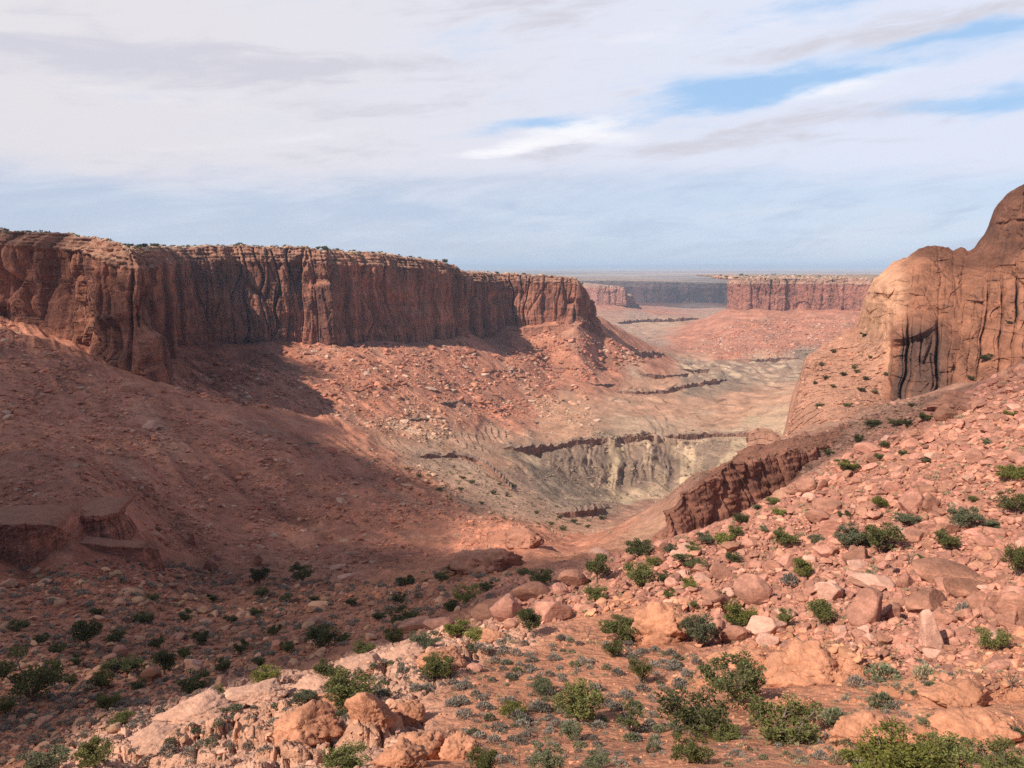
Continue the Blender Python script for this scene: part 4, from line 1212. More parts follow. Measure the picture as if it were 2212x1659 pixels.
# bedrock outcrops on the near bench
def outcrop(X, V, w, h, seed, label, mat=None, rid=.10, flat=1.0, depth=.8, emb=.78):
    p = first_hit(X, V)
    m = px_m(p)
    Vv, F = rock_shape(5, seed, 16, .06, .06, flat=1.0, long=1.0, strata=.0)
    a = np.arctan2(Vv[:, 1], Vv[:, 0])
    rr = 1 - 2.2 * np.abs(pn3(Vv[:, 0] * 1.9 + seed, Vv[:, 1] * 1.9, Vv[:, 2] * .7, seed))
    r2 = 1 - 2.2 * np.abs(pn3(Vv[:, 0] * 4.2 + seed, Vv[:, 1] * 4.2, Vv[:, 2] * 1.5, seed + 2))
    st = pn3(Vv[:, 0] * .8, Vv[:, 1] * .8, Vv[:, 2] * 7 + Vv[:, 0] * 2, seed + 4)
    q1, q2, qid = worley2(Vv[:, 0] * 2.6 + Vv[:, 2] * 1.3 + seed, Vv[:, 1] * 1.6 + Vv[:, 2] * 1.9, seed)
    t1, t2, tid = worley2(Vv[:, 0] * 5.5 - Vv[:, 2] * 2 + seed, Vv[:, 1] * 3 + Vv[:, 2] * 5, seed + 1)
    fr = (qid - .5) * .13 - .12 * np.exp(-((q2 - q1) / .05) ** 2) + (tid - .5) * .09 - .06 * np.exp(-((t2 - t1) / .07) ** 2)
    Vv = Vv * (1 + rid * .45 * (rr - .4) + rid * .25 * (r2 - .4) + .03 * st + fr)[:, None]
    sx, sz = w * m * .55, h * m * emb
    Vv = Vv * np.array([sx, sx * depth, sz])
    o = obj("rock_outcrop", mesh_np("rock_outcrop", Vv, F, True), mat or M_outcrop)
    o.location = (p[0], p[1] + sx * depth * .55, p[2] + sz * .05)
    tag(o, label, "rock outcrop")
    return o


M_outcrop_pale = rock_material("pale_outcrop", base=(.60, .325, .23), spots=(.82, 1.13), freq=(0.3, 1.6, 7.0), bump=0.3, bscale=(1.5, 7.0), strata=0.12, strata_scale=1.1)
M_outcrop_red = rock_material("red_outcrop", base=(.44, .20, .135), spots=(.82, 1.13), freq=(0.1, .6, 3.0), bump=0.4, bscale=(1.0, 4.0), strata=0.14, strata_scale=.5, streak=.4, streak_col=(.2, .09, .07))
for k_, a in enumerate([
        (1430, 1388, 130, 76, "tall layered orange outcrop with a crumbling flat top behind a wide juniper"), (800, 1560, 95, 66, "jagged fin of orange bedrock under a wide juniper"), (885, 1562, 80, 60, "ribbed cone of orange bedrock near the middle of the bench"),
        (905, 1640, 110, 66, "rounded orange bedrock knob with cracked sides"), (985, 1640, 80, 60, "orange bedrock knob beside the cracked rounded one"), (860, 1659, 90, 44, "low ridged bedrock cut by the lower edge of the view"), (640, 1600, 150, 60, "broad folded slab of orange bedrock on the pale crest"),
        (960, 1440, 110, 44, "blocky orange bedrock knob at the end of the pale crest"), (1060, 1390, 70, 24, "low orange bedrock hump beside a tiny white rock"), (1770, 1468, 190, 60, "largest smooth orange bedrock swell below the boulder slope"),
        (2085, 1530, 150, 52, "smooth orange swell beside a grey green shrub"), (1880, 1610, 130, 46, "low rounded bedrock swell above the bright green bushes"), (2130, 1610, 150, 50, "cracked bedrock swell beside a dead tree"),
        (700, 1560, 130, 46, "cracked orange slab under the pale crest"), (1600, 1440, 120, 30, "thin orange bedrock rib above two big junipers")]):
    outcrop(*a[:4], 900 + k_ * 7, a[4])
for k_, a in enumerate([(430, 1560, 150, 46, "broad pale pink bedrock slab on the lower crest"), (560, 1520, 120, 40, "pale pink bedrock hump beside a bright green bush"), (770, 1455, 100, 34, "pale shattered bedrock with a dark notch on the crest"),
                        (330, 1620, 130, 34, "pale flat bedrock shelf at the low end of the crest"), (870, 1430, 90, 36, "pale bedrock block on top of the crest"), (680, 1490, 90, 30, "pale cracked bedrock below a dark bush on the crest")]):
    outcrop(*a[:4], 1100 + k_ * 7, a[4], M_outcrop_pale, emb=.55)
outcrop(1065, 1232, 130, 46, 1201, "smooth orange rock cap on the red mound in the valley", M_outcrop_red, rid=.12)
outcrop(1130, 1180, 80, 44, 1202, "red cone shaped knoll behind the smooth rock cap", M_outcrop_red, rid=.12)
outcrop(2070, 880, 110, 24, 1203, "low dark rock hump on the bench under the dome", M_outcrop_red, rid=.1)
outcrop(215, 690 + 60, 34, 150, 1204, "orange rock pinnacle with a balanced cap against the mesa wall", M_outcrop_red, rid=.2)

# ------------------------------------------------------------------ vegetation
def leaf_material(name, a, b, rough=.75, var=.25):
    m = bpy.data.materials.new(name)
    m.use_nodes = True
    k = NT(m.node_tree)
    out = k.n('ShaderNodeOutputMaterial')
    bs = k.n('ShaderNodeBsdfPrincipled')
    bs.inputs['Roughness'].default_value = rough
    bs.inputs['Specular IOR Level'].default_value = .15
    tc = k.n('ShaderNodeTexCoord')
    oi = k.n('ShaderNodeObjectInfo')
    n1 = k.noise(k.vmath('ADD', tc.outputs['Object'], oi.outputs['Location']), 3.5, 3.0, .6)
    geo = k.n('ShaderNodeNewGeometry')
    f = k.math('ADD', k.math('MULTIPLY', n1, .7), k.math('MULTIPLY', geo.outputs['Random Per Island'], .5))
    col = k.mix(k.ramp(f, .3, .85), c4(a), c4(b))
    g = k.ramp(oi.outputs['Random'], 0, 1, 1 - var, 1 + var)
    col = k.mix(1.0, col, k.comb(k.math('MULTIPLY', g, 1.0), g, g), 'MULTIPLY')
    k.put(bs.inputs['Base Color'], col)
    tr = k.n('ShaderNodeBsdfTranslucent')
    k.put(tr.inputs[0], col)
    mx = k.n('ShaderNodeMixShader')
    mx.inputs[0].default_value = .32
    k.t.links.new(bs.outputs[0], mx.inputs[1]); k.t.links.new(tr.outputs[0], mx.inputs[2])
    k.t.links.new(mx.outputs[0], out.inputs[0])
    return m


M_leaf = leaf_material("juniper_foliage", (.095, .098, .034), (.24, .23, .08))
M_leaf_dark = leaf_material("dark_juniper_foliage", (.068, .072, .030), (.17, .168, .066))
M_leaf_bright = leaf_material("bright_foliage", (.12, .125, .03), (.30, .285, .075))
M_leaf_grey = leaf_material("grey_green_foliage", (.13, .135, .075), (.24, .24, .14))
M_sage = leaf_material("sagebrush_foliage", (.19, .155, .125), (.37, .315, .26))
M_straw = leaf_material("dry_grass_blades", (.30, .24, .14), (.50, .42, .27))
M_bark = rock_material("grey_bark", base=(.20, .145, .115), spots=(.7, 1.2), freq=(3, 12, 40), bump=.01, bscale=(20, 60))


def tube(path, rad, sides=6):
    P = np.array(path, float); n = len(P)
    T = np.gradient(P, axis=0); T /= np.linalg.norm(T, axis=1)[:, None] + 1e-9
    up = np.array([.3, .2, 1.0])
    A = np.cross(T, up); A /= np.linalg.norm(A, axis=1)[:, None] + 1e-9
    B = np.cross(T, A)
    an = np.arange(sides) * 2 * math.pi / sides
    V = P[:, None] + (A[:, None] * np.cos(an)[None, :, None] + B[:, None] * np.sin(an)[None, :, None]) * np.array(rad)[:, None, None]
    i = np.arange(n * sides).reshape(n, sides)
    F = np.stack([i[:-1], np.roll(i[:-1], -1, 1), np.roll(i[1:], -1, 1), i[1:]], -1).reshape(-1, 4)
    return V.reshape(-1, 3), F


def join(parts):
    V, F, o = [], [], 0
    for v, f in parts:
        V.append(v); F.append(f + o); o += len(v)
    return np.concatenate(V), np.concatenate(F)


def sprigs(r_, centres, radii, n, size, up=.5, squash=.8):
    """leaf sprigs scattered in clumps: two-triangle blades"""
    c = np.repeat(centres, n, 0); rad = np.repeat(radii, n)
    d = r_.normal(size=(len(c), 3)); d /= np.linalg.norm(d, axis=1)[:, None]
    rr = r_.uniform(0.25, 1, len(c)) ** .5
    p = c + d * (rad * rr)[:, None] * np.array([1, 1, squash])
    ax = d * .8 + np.array([0, 0, up]) + r_.normal(0, .45, (len(c), 3)); ax /= np.linalg.norm(ax, axis=1)[:, None]
    sd = np.cross(ax, r_.normal(size=(len(c), 3))); sd /= np.linalg.norm(sd, axis=1)[:, None]
    L = size * r_.uniform(.6, 1.4, len(c))[:, None]
    W = L * .36
    V = np.stack([p - ax * L * .4, p + sd * W, p + ax * L * .8, p - sd * W], 1).reshape(-1, 3)
    F = np.arange(len(V)).reshape(-1, 4)
    return V, F


def juniper(seed, kind):
    """unit juniper: height about 1, crown spread about 1.  kinds: round, open, tall, low"""
    r_ = np.random.RandomState(seed)
    spread, h0, ncl, rc, dens, ls = {'round': (.46, .10, 42, .155, 130, .042), 'open': (.52, .18, 36, .13, 120, .040), 'tall': (.34, .12, 36, .15, 130, .042), 'low': (.55, .08, 40, .15, 125, .045), 'sparse': (.46, .25, 19, .10, 85, .042)}[kind]
    parts, tips = [], []
    nl = {'round': 5, 'open': 6, 'tall': 3, 'low': 6, 'sparse': 6}[kind]
    base = np.array([0, 0, -.06])
    fork = np.array([r_.normal(0, .03), r_.normal(0, .03), .10 if kind != 'tall' else .3])
    parts.append(tube([base, base * .4 + fork * .5, fork], [.052, .042, .036], 7))
    limbs = []
    for i in range(nl):
        an = 6.283 * (i + r_.uniform(-.3, .3)) / nl
        top = np.array([math.cos(an) * spread * r_.uniform(.5, .95), math.sin(an) * spread * r_.uniform(.5, .95), r_.uniform(.5, .9)])
        mid = fork * .5 + top * .5 + np.array([r_.normal(0, .05), r_.normal(0, .05), r_.uniform(-.10, .02)])
        t = np.linspace(0, 1, 7)[:, None]
        pth = fork * (1 - t) ** 2 + 2 * mid * t * (1 - t) + top * t ** 2 + r_.normal(0, .010, (7, 3))
        parts.append(tube(pth, np.linspace(.030, .008, 7), 5))
        limbs.append(pth)
        tips.append(pth[-1])
    while len(tips) < ncl:
        pth = limbs[r_.randint(len(limbs))]
        s = pth[r_.randint(2, 6)]
        d = r_.normal(size=3); d[2] = abs(d[2]) * .5; d /= np.linalg.norm(d)
        e = s + d * r_.uniform(.12, .30)
        e[2] = max(e[2], h0 + rc * .55)
        rad = math.hypot(e[0], e[1])
        lim = spread * math.sqrt(max(.08, 1 - max(0, (e[2] - .45) / .58) ** 2))
        if rad > lim: e[:2] *= lim / rad
        e[2] = min(e[2], .96)
        parts.append(tube([s, (s + e) / 2 + r_.normal(0, .02, 3), e], [.011, .008, .004], 4))
        tips.append(e)
    if kind in ('open', 'sparse'):
        for _ in range(5):     # bare grey twigs
            pth = limbs[r_.randint(len(limbs))]; s = pth[4]
            e = s + np.array([r_.normal(0, .16), r_.normal(0, .16), r_.uniform(.05, .3)])
            parts.append(tube([s, (s + e) / 2, e], [.009, .006, .002], 4))
    tips = np.array(tips)
    rad = rc * r_.uniform(.7, 1.25, len(tips))
    V, F = sprigs(r_, tips, rad, dens, ls)
    return join(parts), (V, F)


def snag(seed):
    r_ = np.random.RandomState(seed)
    parts = [tube([[0, 0, -.08], [.02, 0, .15], [.0, .02, .34]], [.05, .042, .034], 6)]
    def grow(p, d, L, r, lev):
        t = [p]; q = p.copy(); dd = d.copy()
        for _ in range(4):
            dd = dd + r_.normal(0, .28, 3); dd /= np.linalg.norm(dd)
            q = q + dd * L / 4; t.append(q.copy())
        parts.append(tube(t, np.linspace(r, r * .35, 5), 5))
        if lev < 2:
            for _ in range(3):
                k = r_.randint(2, 5); nd = dd + r_.normal(0, .7, 3); nd[2] += .2; nd /= np.linalg.norm(nd)
                grow(t[k], nd, L * .6, r * .5, lev + 1)
    for _ in range(4):
        d = r_.normal(0, .55, 3); d[2] = 1; d /= np.linalg.norm(d)
        grow(np.array([0, .0, .3]), d, .5, .026, 0)
    return join(parts)


def tuft(seed, n, size, spread=.5, h=.5):
    r_ = np.random.RandomState(seed)
    an = r_.uniform(0, 6.283, n); rr = np.sqrt(r_.uniform(0, 1, n)) * spread
    zz = h * np.sqrt(np.clip(1 - (rr / spread) ** 2, 0, 1)) * r_.uniform(.35, 1.0, n)
    p = np.stack([np.cos(an) * rr, np.sin(an) * rr, zz], 1)
    ax = p * np.array([1.2, 1.2, 1]) + np.array([0, 0, .35]) + r_.normal(0, .25, (n, 3)); ax /= np.linalg.norm(ax, axis=1)[:, None]
    sd = np.cross(ax, r_.normal(size=(n, 3))); sd /= np.linalg.norm(sd, axis=1)[:, None]
    L = size * r_.uniform(.6, 1.4, n)[:, None]
    V = np.stack([p - ax * L * .6, p + sd * L * .22, p + ax * L * .6, p - sd * L * .22], 1).reshape(-1, 3)
    return V, np.arange(len(V)).reshape(-1, 4)


JP = {}
for kd, n_ in (('round', 4), ('open', 4), ('tall', 2), ('low', 3), ('sparse', 2)):
    for i in range(n_):
        (tv_, tf_), (lv_, lf_) = juniper(40 + i * 13 + len(kd) * 101, kd)
        JP[(kd, i)] = (mesh_np("trunk", tv_, tf_, True), {})
        JP[(kd, i)][0].materials.append(M_bark)
        JP[(kd, i)][1]['src'] = (lv_, lf_)
LEAFM = {'g': M_leaf, 'd': M_leaf_dark, 'b': M_leaf_bright, 's': M_leaf_grey}
n_t = 0


def add_tree(X, V, w, h, kd, lm, label, group=None, pos=None, name="juniper_tree", cat="tree"):
    global n_t
    p = first_hit(X, V) if pos is None else pos
    m = px_m(p)
    var = [k_[1] for k_ in JP if k_[0] == kd]
    i = n_t % len(var); n_t += 1
    trunk, cr = JP[(kd, i)]
    if lm not in cr:
        cr[lm] = mesh_np("crown", *cr['src'], False)
        cr[lm].materials.append(LEAFM[lm])
    e = bpy.data.objects.new(name, None)
    COL.objects.link(e)
    e.location = (p[0], p[1], p[2])
    hz = h * m * 1.02
    sp = {'round': .86, 'open': .92, 'tall': .66, 'low': 1.0, 'sparse': .88}[kd]
    e.scale = (w * m / sp, w * m / sp, hz)
    e.rotation_euler = (0, 0, random.uniform(0, 6.28))
    obj("trunk", trunk, None, e)
    obj("crown", cr[lm], None, e)
    tag(e, label, cat, group)
    return e


TREES = [  # X, V of the foot, width, height (photo px), kind, leaf, label
    (1586, 1511, 132, 102, 'open', 'd', "large open juniper with grey twigs showing, beneath the broad bedrock swell"), (1500, 1590, 142, 98, 'open', 'd', "sprawling dark juniper, widest of the pair on bare orange soil"), (1557, 1597, 76, 34, 'low', 'g', "low juniper skirt growing at the foot of the sprawling one"),
    (1490, 1648, 86, 66, 'open', 'g', "scruffy olive juniper below the sprawling dark one"), (1691, 1602, 134, 96, 'open', 'g', "round topped juniper with its bare limbs fanning from the ground"), (1948, 1690, 150, 112, 'round', 'b', "bright green juniper clump cut by the lower edge, largest of three"),
    (2040, 1672, 98, 76, 'round', 'g', "olive juniper on the east flank of the bright clump"), (1866, 1682, 84, 56, 'low', 'b', "low bright green juniper on the west flank of the bright clump"), (2168, 1682, 120, 66, 'low', 'g', "wide low juniper in the lower corner of the bench"),
    (1598, 1362, 64, 60, 'round', 'b', "dense ball shaped juniper on the lower boulder slope"), (1509, 1394, 64, 62, 'round', 's', "ragged grey green juniper beside the layered orange outcrop"), (1772, 1351, 46, 56, 'tall', 'g', "upright juniper between the slanted slab and the stained slab"),
    (1694, 1355, 32, 40, 'round', 'g', "small juniper with a dead twig on the lower slope"), (2143, 1402, 58, 46, 'round', 'g', "juniper bush growing near the foot of the slope by a dead tree"), (1733, 1252, 34, 46, 'tall', 'b', "narrow bright green juniper leaning beside a grey shrub"),
    (1872, 1262, 40, 32, 'low', 's', "pale grey green bush above the long low slab"), (1490, 1277, 34, 27, 'round', 'b', "small bright juniper pair, lower bush"), (1500, 1315, 20, 18, 'round', 'g', "tiny juniper between pink boulders above the outcrop"),
    (2197, 1245, 54, 64, 'round', 'g', "tall juniper cut by the edge of the view on the boulder slope"), (2060, 1514, 58, 38, 'low', 's', "grey green round shrub on the smooth bedrock swell"), (987, 1373, 50, 32, 'round', 'b', "bright round juniper behind the small whitish rock"),
    (1023, 1383, 38, 25, 'round', 'b', "smaller bright juniper just beside the bright round one"), (1142, 1366, 44, 54, 'tall', 'd', "dark two lobed juniper among the mauve boulders"), (1346, 1381, 88, 46, 'low', 'g', "wide juniper spreading in front of the layered outcrop"),
    (1324, 1418, 36, 33, 'round', 'g', "small round juniper just below the wide spreading one"), (1383, 1474, 47, 58, 'open', 'g', "open juniper with a bare base beside a pink rock"), (1249, 1559, 92, 78, 'round', 'g', "thick rounded juniper in the sagebrush of the mid bench"),
    (1361, 1585, 64, 72, 'sparse', 'd', "sparse dark juniper with a twisted bare trunk"), (1168, 1496, 47, 34, 'low', 's', "grey green juniper bush in the middle of the sagebrush"), (1108, 1548, 54, 30, 'low', 'b', "low yellow green bush among the sagebrush"),
    (1233, 1600, 44, 38, 'round', 's', "olive bush beneath the thick rounded juniper"), (1182, 1668, 74, 68, 'open', 's', "pale olive juniper cut by the lower edge of the view"), (1041, 1668, 58, 50, 'round', 'g', "green juniper beside the orange knob at the lower edge"),
    (1290, 1660, 56, 34, 'low', 's', "sprawling olive bush along the lower edge"), (944, 1467, 66, 48, 'round', 'g', "round juniper at the east end of the pale crest"), (755, 1519, 88, 66, 'round', 'g', "broad juniper above the jagged fin of bedrock"),
    (708, 1470, 52, 40, 'round', 'd', "dark green juniper on the spine of the pale crest"), (747, 1668, 84, 56, 'round', 'g', "juniper at the lower edge below the folded slab"), (850, 1388, 38, 28, 'round', 'g', "round juniper at the valley side of the crest"),
    (918, 1392, 62, 22, 'low', 's', "pale green low bushes strung along the crest"), (974, 1320, 32, 24, 'round', 'g', "juniper beside the long mauve slab"), (870, 1347, 64, 30, 'low', 'd', "dark wide juniper thicket at the slab row"), (1009, 1299, 50, 34, 'open', 'b', "leaning yellow green juniper above the slab row"),
    (1168, 1266, 47, 40, 'round', 'd', "dark round juniper beneath the red mound"), (1290, 1262, 37, 68, 'tall', 'd', "tallest dark juniper in the gully of boulders"), (1287, 1299, 44, 35, 'round', 'g', "round juniper under the tallest dark one"),
    (1380, 1269, 58, 52, 'round', 'g', "large green juniper in the gully of boulders"), (1381, 1202, 52, 37, 'round', 'd', "dark juniper below the foot of the bluff"), (1435, 1258, 36, 22, 'low', 'd', "low dark juniper beside the large green one"), (785, 1414, 42, 27, 'round', 'g', "juniper pair on the valley edge of the crest"),
    (68, 1514, 108, 108, 'open', 'd', "largest shaded juniper in the side valley with open branches"), (190, 1398, 46, 58, 'tall', 'd', "tall dark juniper in the deep shade of the side valley"), (355, 1458, 39, 57, 'tall', 'd', "narrow dark juniper in the side valley behind tan blocks"),
    (420, 1492, 60, 37, 'low', 'd', "wide juniper where the shade meets the pale crest"), (220, 1488, 44, 36, 'round', 'g', "olive juniper among tan blocks at the valley edge"), (576, 1478, 50, 40, 'round', 'b', "bright yellow green bush on the rim of the pale crest"),
    (234, 1532, 42, 36, 'round', 'g', "juniper just behind the low end of the crest"), (471, 1519, 40, 34, 'round', 'g', "scrubby juniper perched on the pale crest"), (264, 1566, 52, 32, 'low', 'g', "spreading juniper on the low end of the crest"), (205, 1655, 64, 58, 'round', 'g', "rounded juniper at the lower edge by pale slabs"),
    (100, 1668, 84, 58, 'open', 's', "grey green juniper in the lower corner near red soil"), (13, 1544, 34, 40, 'round', 'g', "juniper cut by the edge beside the largest shaded one"), (657, 1514, 40, 22, 'low', 's', "grey green bush in a crack of the pale crest"),
    (654, 1258, 44, 42, 'open', 'd', "lone dark tree on the talus above the side valley"), (562, 1260, 34, 37, 'round', 'd', "dark tree beside an upright brown rock"), (566, 1291, 28, 24, 'round', 'd', "small dark juniper below the tree at the upright rock"),
    (694, 1402, 60, 48, 'round', 'd', "dark juniper in the deepest shade under the crest"), (271, 1452, 78, 34, 'low', 'd', "wide dark thicket across the valley floor"),
    (1696, 1182, 48, 38, 'round', 'g', "round juniper in the middle of the boulder slope"), (1839, 1186, 64, 50, 'round', 's', "pale wide juniper, the west one of twin junipers"), (1903, 1192, 66, 58, 'round', 'g', "darker wide juniper, the east one of twin junipers"),
    (1960, 1133, 52, 24, 'low', 's', "low pale bush strip under the upright boulder pair"), (2078, 1137, 57, 44, 'low', 's', "silvery green bush cluster on the upper slope"), (2135, 1140, 44, 24, 'low', 's', "small silvery bush next to the silvery cluster"),
    (2188, 1114, 62, 57, 'open', 'g', "green juniper with a bleached trunk leaning out"), (2188, 1038, 57, 34, 'round', 'b', "bright juniper high on the slope by the edge"), (2044, 1190, 44, 44, 'round', 'g', "single juniper on the open upper slope"),
    (1900, 1102, 28, 30, 'tall', 'b', "bright upright juniper at the upright boulder pair"), (1763, 1178, 30, 22, 'round', 's', "small olive bush beside the smooth humped boulder"), (1497, 1228, 72, 28, 'low', 'd', "dark juniper hedge across the lower slope"),
    (1683, 977, 26, 22, 'round', 'd', "dark juniper standing on top of the bluff"), (1828, 1015, 52, 20, 'low', 'b', "yellow green brush line at the bluff's back edge"),
]
for t in TREES:
    add_tree(*t)
small = [(1497, 1193, 34, 20), (1584, 1216, 28, 26), (1523, 1174, 36, 22), (1561, 1174, 40, 26), (1588, 1159, 28, 22), (1599, 1129, 28, 22), (1634, 1102, 18, 16), (1683, 1114, 28, 16), (1668, 1091, 28, 16), (1820, 1118, 30, 14), (1447, 1196, 26, 20), (1410, 1224, 28, 22), (1445, 1290, 26, 18), (1560, 1290, 18, 16), (1650, 1150, 18, 14), (1990, 1210, 16, 12), (2100, 1085, 18, 14), (2000, 1000, 18, 12), (2130, 960, 20, 14), (2180, 900, 22, 14), (1950, 985, 18, 12), (1750, 1110, 20, 14)]
for i, (x_, v_, w, h) in enumerate(small):
    add_tree(x_, v_, w, h, 'round' if i % 3 else 'low', 'gdsb'[i % 4], "small juniper bush wedged among boulders of the pink slope", "small junipers on the boulder slope", name="juniper_bush", cat="bush")
bench = [(1885, 924, 38, 18), (1934, 920, 28, 16), (1960, 924, 18, 18), (1854, 958, 18, 22), (2002, 909, 32, 16), (1911, 969, 22, 18), (1751, 958, 16, 14), (1751, 1053, 22, 18), (1790, 985, 24, 14), (1970, 880, 16, 10), (1900, 995, 24, 14), (2040, 880, 18, 12), (1720, 1000, 16, 12)]
for x_, v_, w, h in bench:
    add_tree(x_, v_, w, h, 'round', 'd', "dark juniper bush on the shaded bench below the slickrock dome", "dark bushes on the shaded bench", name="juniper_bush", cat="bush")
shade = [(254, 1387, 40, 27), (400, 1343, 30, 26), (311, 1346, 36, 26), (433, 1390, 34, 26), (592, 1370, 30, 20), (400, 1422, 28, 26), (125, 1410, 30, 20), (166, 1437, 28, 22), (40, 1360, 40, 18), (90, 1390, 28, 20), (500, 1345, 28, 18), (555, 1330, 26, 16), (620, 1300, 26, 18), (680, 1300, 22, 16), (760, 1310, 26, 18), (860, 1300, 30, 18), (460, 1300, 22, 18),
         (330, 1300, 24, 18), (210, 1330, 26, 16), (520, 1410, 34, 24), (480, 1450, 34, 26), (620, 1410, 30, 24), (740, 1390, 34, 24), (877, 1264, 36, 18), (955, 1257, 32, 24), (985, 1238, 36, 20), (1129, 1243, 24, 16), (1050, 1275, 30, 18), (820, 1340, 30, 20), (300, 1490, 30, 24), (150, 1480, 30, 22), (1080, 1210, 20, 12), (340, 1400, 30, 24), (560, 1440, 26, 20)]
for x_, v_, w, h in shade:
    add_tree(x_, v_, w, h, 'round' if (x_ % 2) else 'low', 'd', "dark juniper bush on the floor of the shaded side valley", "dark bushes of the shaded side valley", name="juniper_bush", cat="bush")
flat = [(1000, 1035, 14, 8), (1020, 1045, 14, 9), (1080, 1048, 10, 6), (1110, 1052, 14, 8), (995, 1060, 14, 8), (1065, 1068, 14, 9), (1095, 1072, 12, 8), (950, 1060, 14, 7), (905, 1030, 12, 7), (1210, 1120, 14, 8), (1240, 1130, 14, 9), (1190, 1135, 12, 8), (1270, 1140, 14, 8), (1160, 1110, 12, 7), (1215, 1145, 16, 9), (1300, 1120, 20, 8), (880, 1015, 10, 6), (1040, 1090, 12, 7)]
for x_, v_, w, h in flat:
    add_tree(x_, v_, w, h, 'low', 'd', "small dark shrub on the tan flat above the dry wash", "shrubs on the tan flat", name="desert_shrub", cat="shrub")
# shrubs on the dome's ramp
def on_grid(Gr, X, V):
    """point of a modelled surface seen along a sight line"""
    a, q = ray(X, V)
    P = Gr.reshape(-1, 3)
    d = (P[:, 0] / P[:, 1] - a) ** 2 + (P[:, 2] / P[:, 1] - q) ** 2
    return P[np.argmin(d)]


GF = front
for x_, v_, w, h in [(1868, 728, 16, 10), (1800, 762, 12, 8), (1775, 790, 12, 7), (1845, 796, 12, 9), (1880, 775, 10, 7), (1785, 820, 16, 9), (1822, 812, 14, 10), (1870, 820, 12, 8), (1850, 805, 12, 8), (1915, 812, 14, 10), (1800, 838, 12, 7), (1770, 880, 18, 9), (1830, 878, 18, 9), (1860, 845, 16, 8), (1900, 905, 18, 10), (1760, 830, 12, 7), (2130, 780, 26, 16), (2095, 820, 16, 10), (2180, 700, 14, 8), (1888, 850, 14, 8)]:
    add_tree(x_, v_, w, h, 'low', 'd', "small dark shrub clinging to the ramp of the slickrock dome", "shrubs on the dome's ramp", pos=on_grid(GF, x_, v_), name="desert_shrub", cat="shrub")
# dead trees
SN = [mesh_np("snag", *snag(60 + i), True) for i in range(4)]
for m_ in SN: m_.materials.append(M_bark)
for i, (x_, v_, w, h, lab) in enumerate([(2080, 1600, 42, 58, "bare dead tree with forked twisted limbs on the bench"), (2185, 1490, 60, 44, "dead grey branches heaped near the slope foot"), (1963, 1220, 40, 26, "dead spreading branches on the upper boulder slope"), (1270, 1382, 32, 36, "leafless twisted tree behind the sagebrush"),
                                      (938, 1502, 26, 40, "thin dead shrub on the red soil of the bench"), (822, 1452, 26, 34, "small snag in the notch of the pale crest"), (1160, 1600, 34, 32, "dead leaning shrub with a dark head among sagebrush"), (1935, 1616, 24, 30, "curved bare stick tree behind the bright clump"), (1122, 1650, 24, 38, "thin bare stalk at the lower edge of the bench"), (1855, 1480, 40, 26, "dry brown brush on the largest bedrock swell")]):
    p = first_hit(x_, v_); m = px_m(p)
    o = bpy.data.objects.new("dead_tree", SN[i % 4]); COL.objects.link(o)
    o.location = p; o.scale = (w * m * 1.0, w * m * 1.0, h * m * 1.0); o.rotation_euler = (0, 0, i * 1.3)
    tag(o, lab, "dead tree")

# sagebrush, one by one on the bench
SAGE = [tuft(700 + i, 260, .17, .5, .55) for i in range(6)]
SAGEM = []
for i, (v_, f_) in enumerate(SAGE):
    for mt in (M_sage, M_leaf_grey, M_straw):
        me_ = mesh_np("sagebrush", v_, f_, False); me_.materials.append(mt); SAGEM.append(me_)
FIELD = [(1010, 1400), (1150, 1360), (1330, 1385), (1500, 1420), (1560, 1480), (1450, 1500), (1480, 1560), (1420, 1659), (1000, 1659), (1000, 1540), (930, 1500), (800, 1500), (860, 1460), (1000, 1450)]
PALEF = [(300, 1610), (560, 1510), (850, 1420), (980, 1440), (850, 1500), (720, 1600), (400, 1659), (200, 1659)]
EASTF = [(1560, 1600), (1780, 1540), (1900, 1420), (2100, 1450), (2000, 1490), (1960, 1540), (2200, 1560), (2212, 1659), (1500, 1659)]
sx_, sv_ = scatter(FIELD, 175); px_, pv_ = scatter(PALEF, 50); ex_, ev_ = scatter(EASTF, 60)
for grp, Xs, Vs, lab, cls in (("sagebrush on the red soil", sx_, sv_, "low grey sagebrush tuft on the red soil of the mid bench", [0, 0, 0, 0, 1]), ("sagebrush on the pale crest", px_, pv_, "grey tuft of brush growing in cracks of the pale crest", [0, 0, 1, 1]), ("pale tufts by the bedrock swells", ex_, ev_, "pale grey tuft beside the smooth bedrock swells", [0, 1, 1, 2])):
    for x_, v_ in zip(Xs, Vs):
        p = first_hit(x_, v_); m = px_m(p)
        w = random.uniform(16, 38) * (0.8 if v_ < 1480 else 1.0)
        o = bpy.data.objects.new("sagebrush", SAGEM[random.randrange(6) * 3 + random.choice(cls)]); COL.objects.link(o)
        o.location = p; s_ = w * m
        o.scale = (s_, s_, s_ * random.uniform(.7, 1.05)); o.rotation_euler = (0, 0, random.uniform(0, 6.28))
        tag(o, lab, "sagebrush", grp)
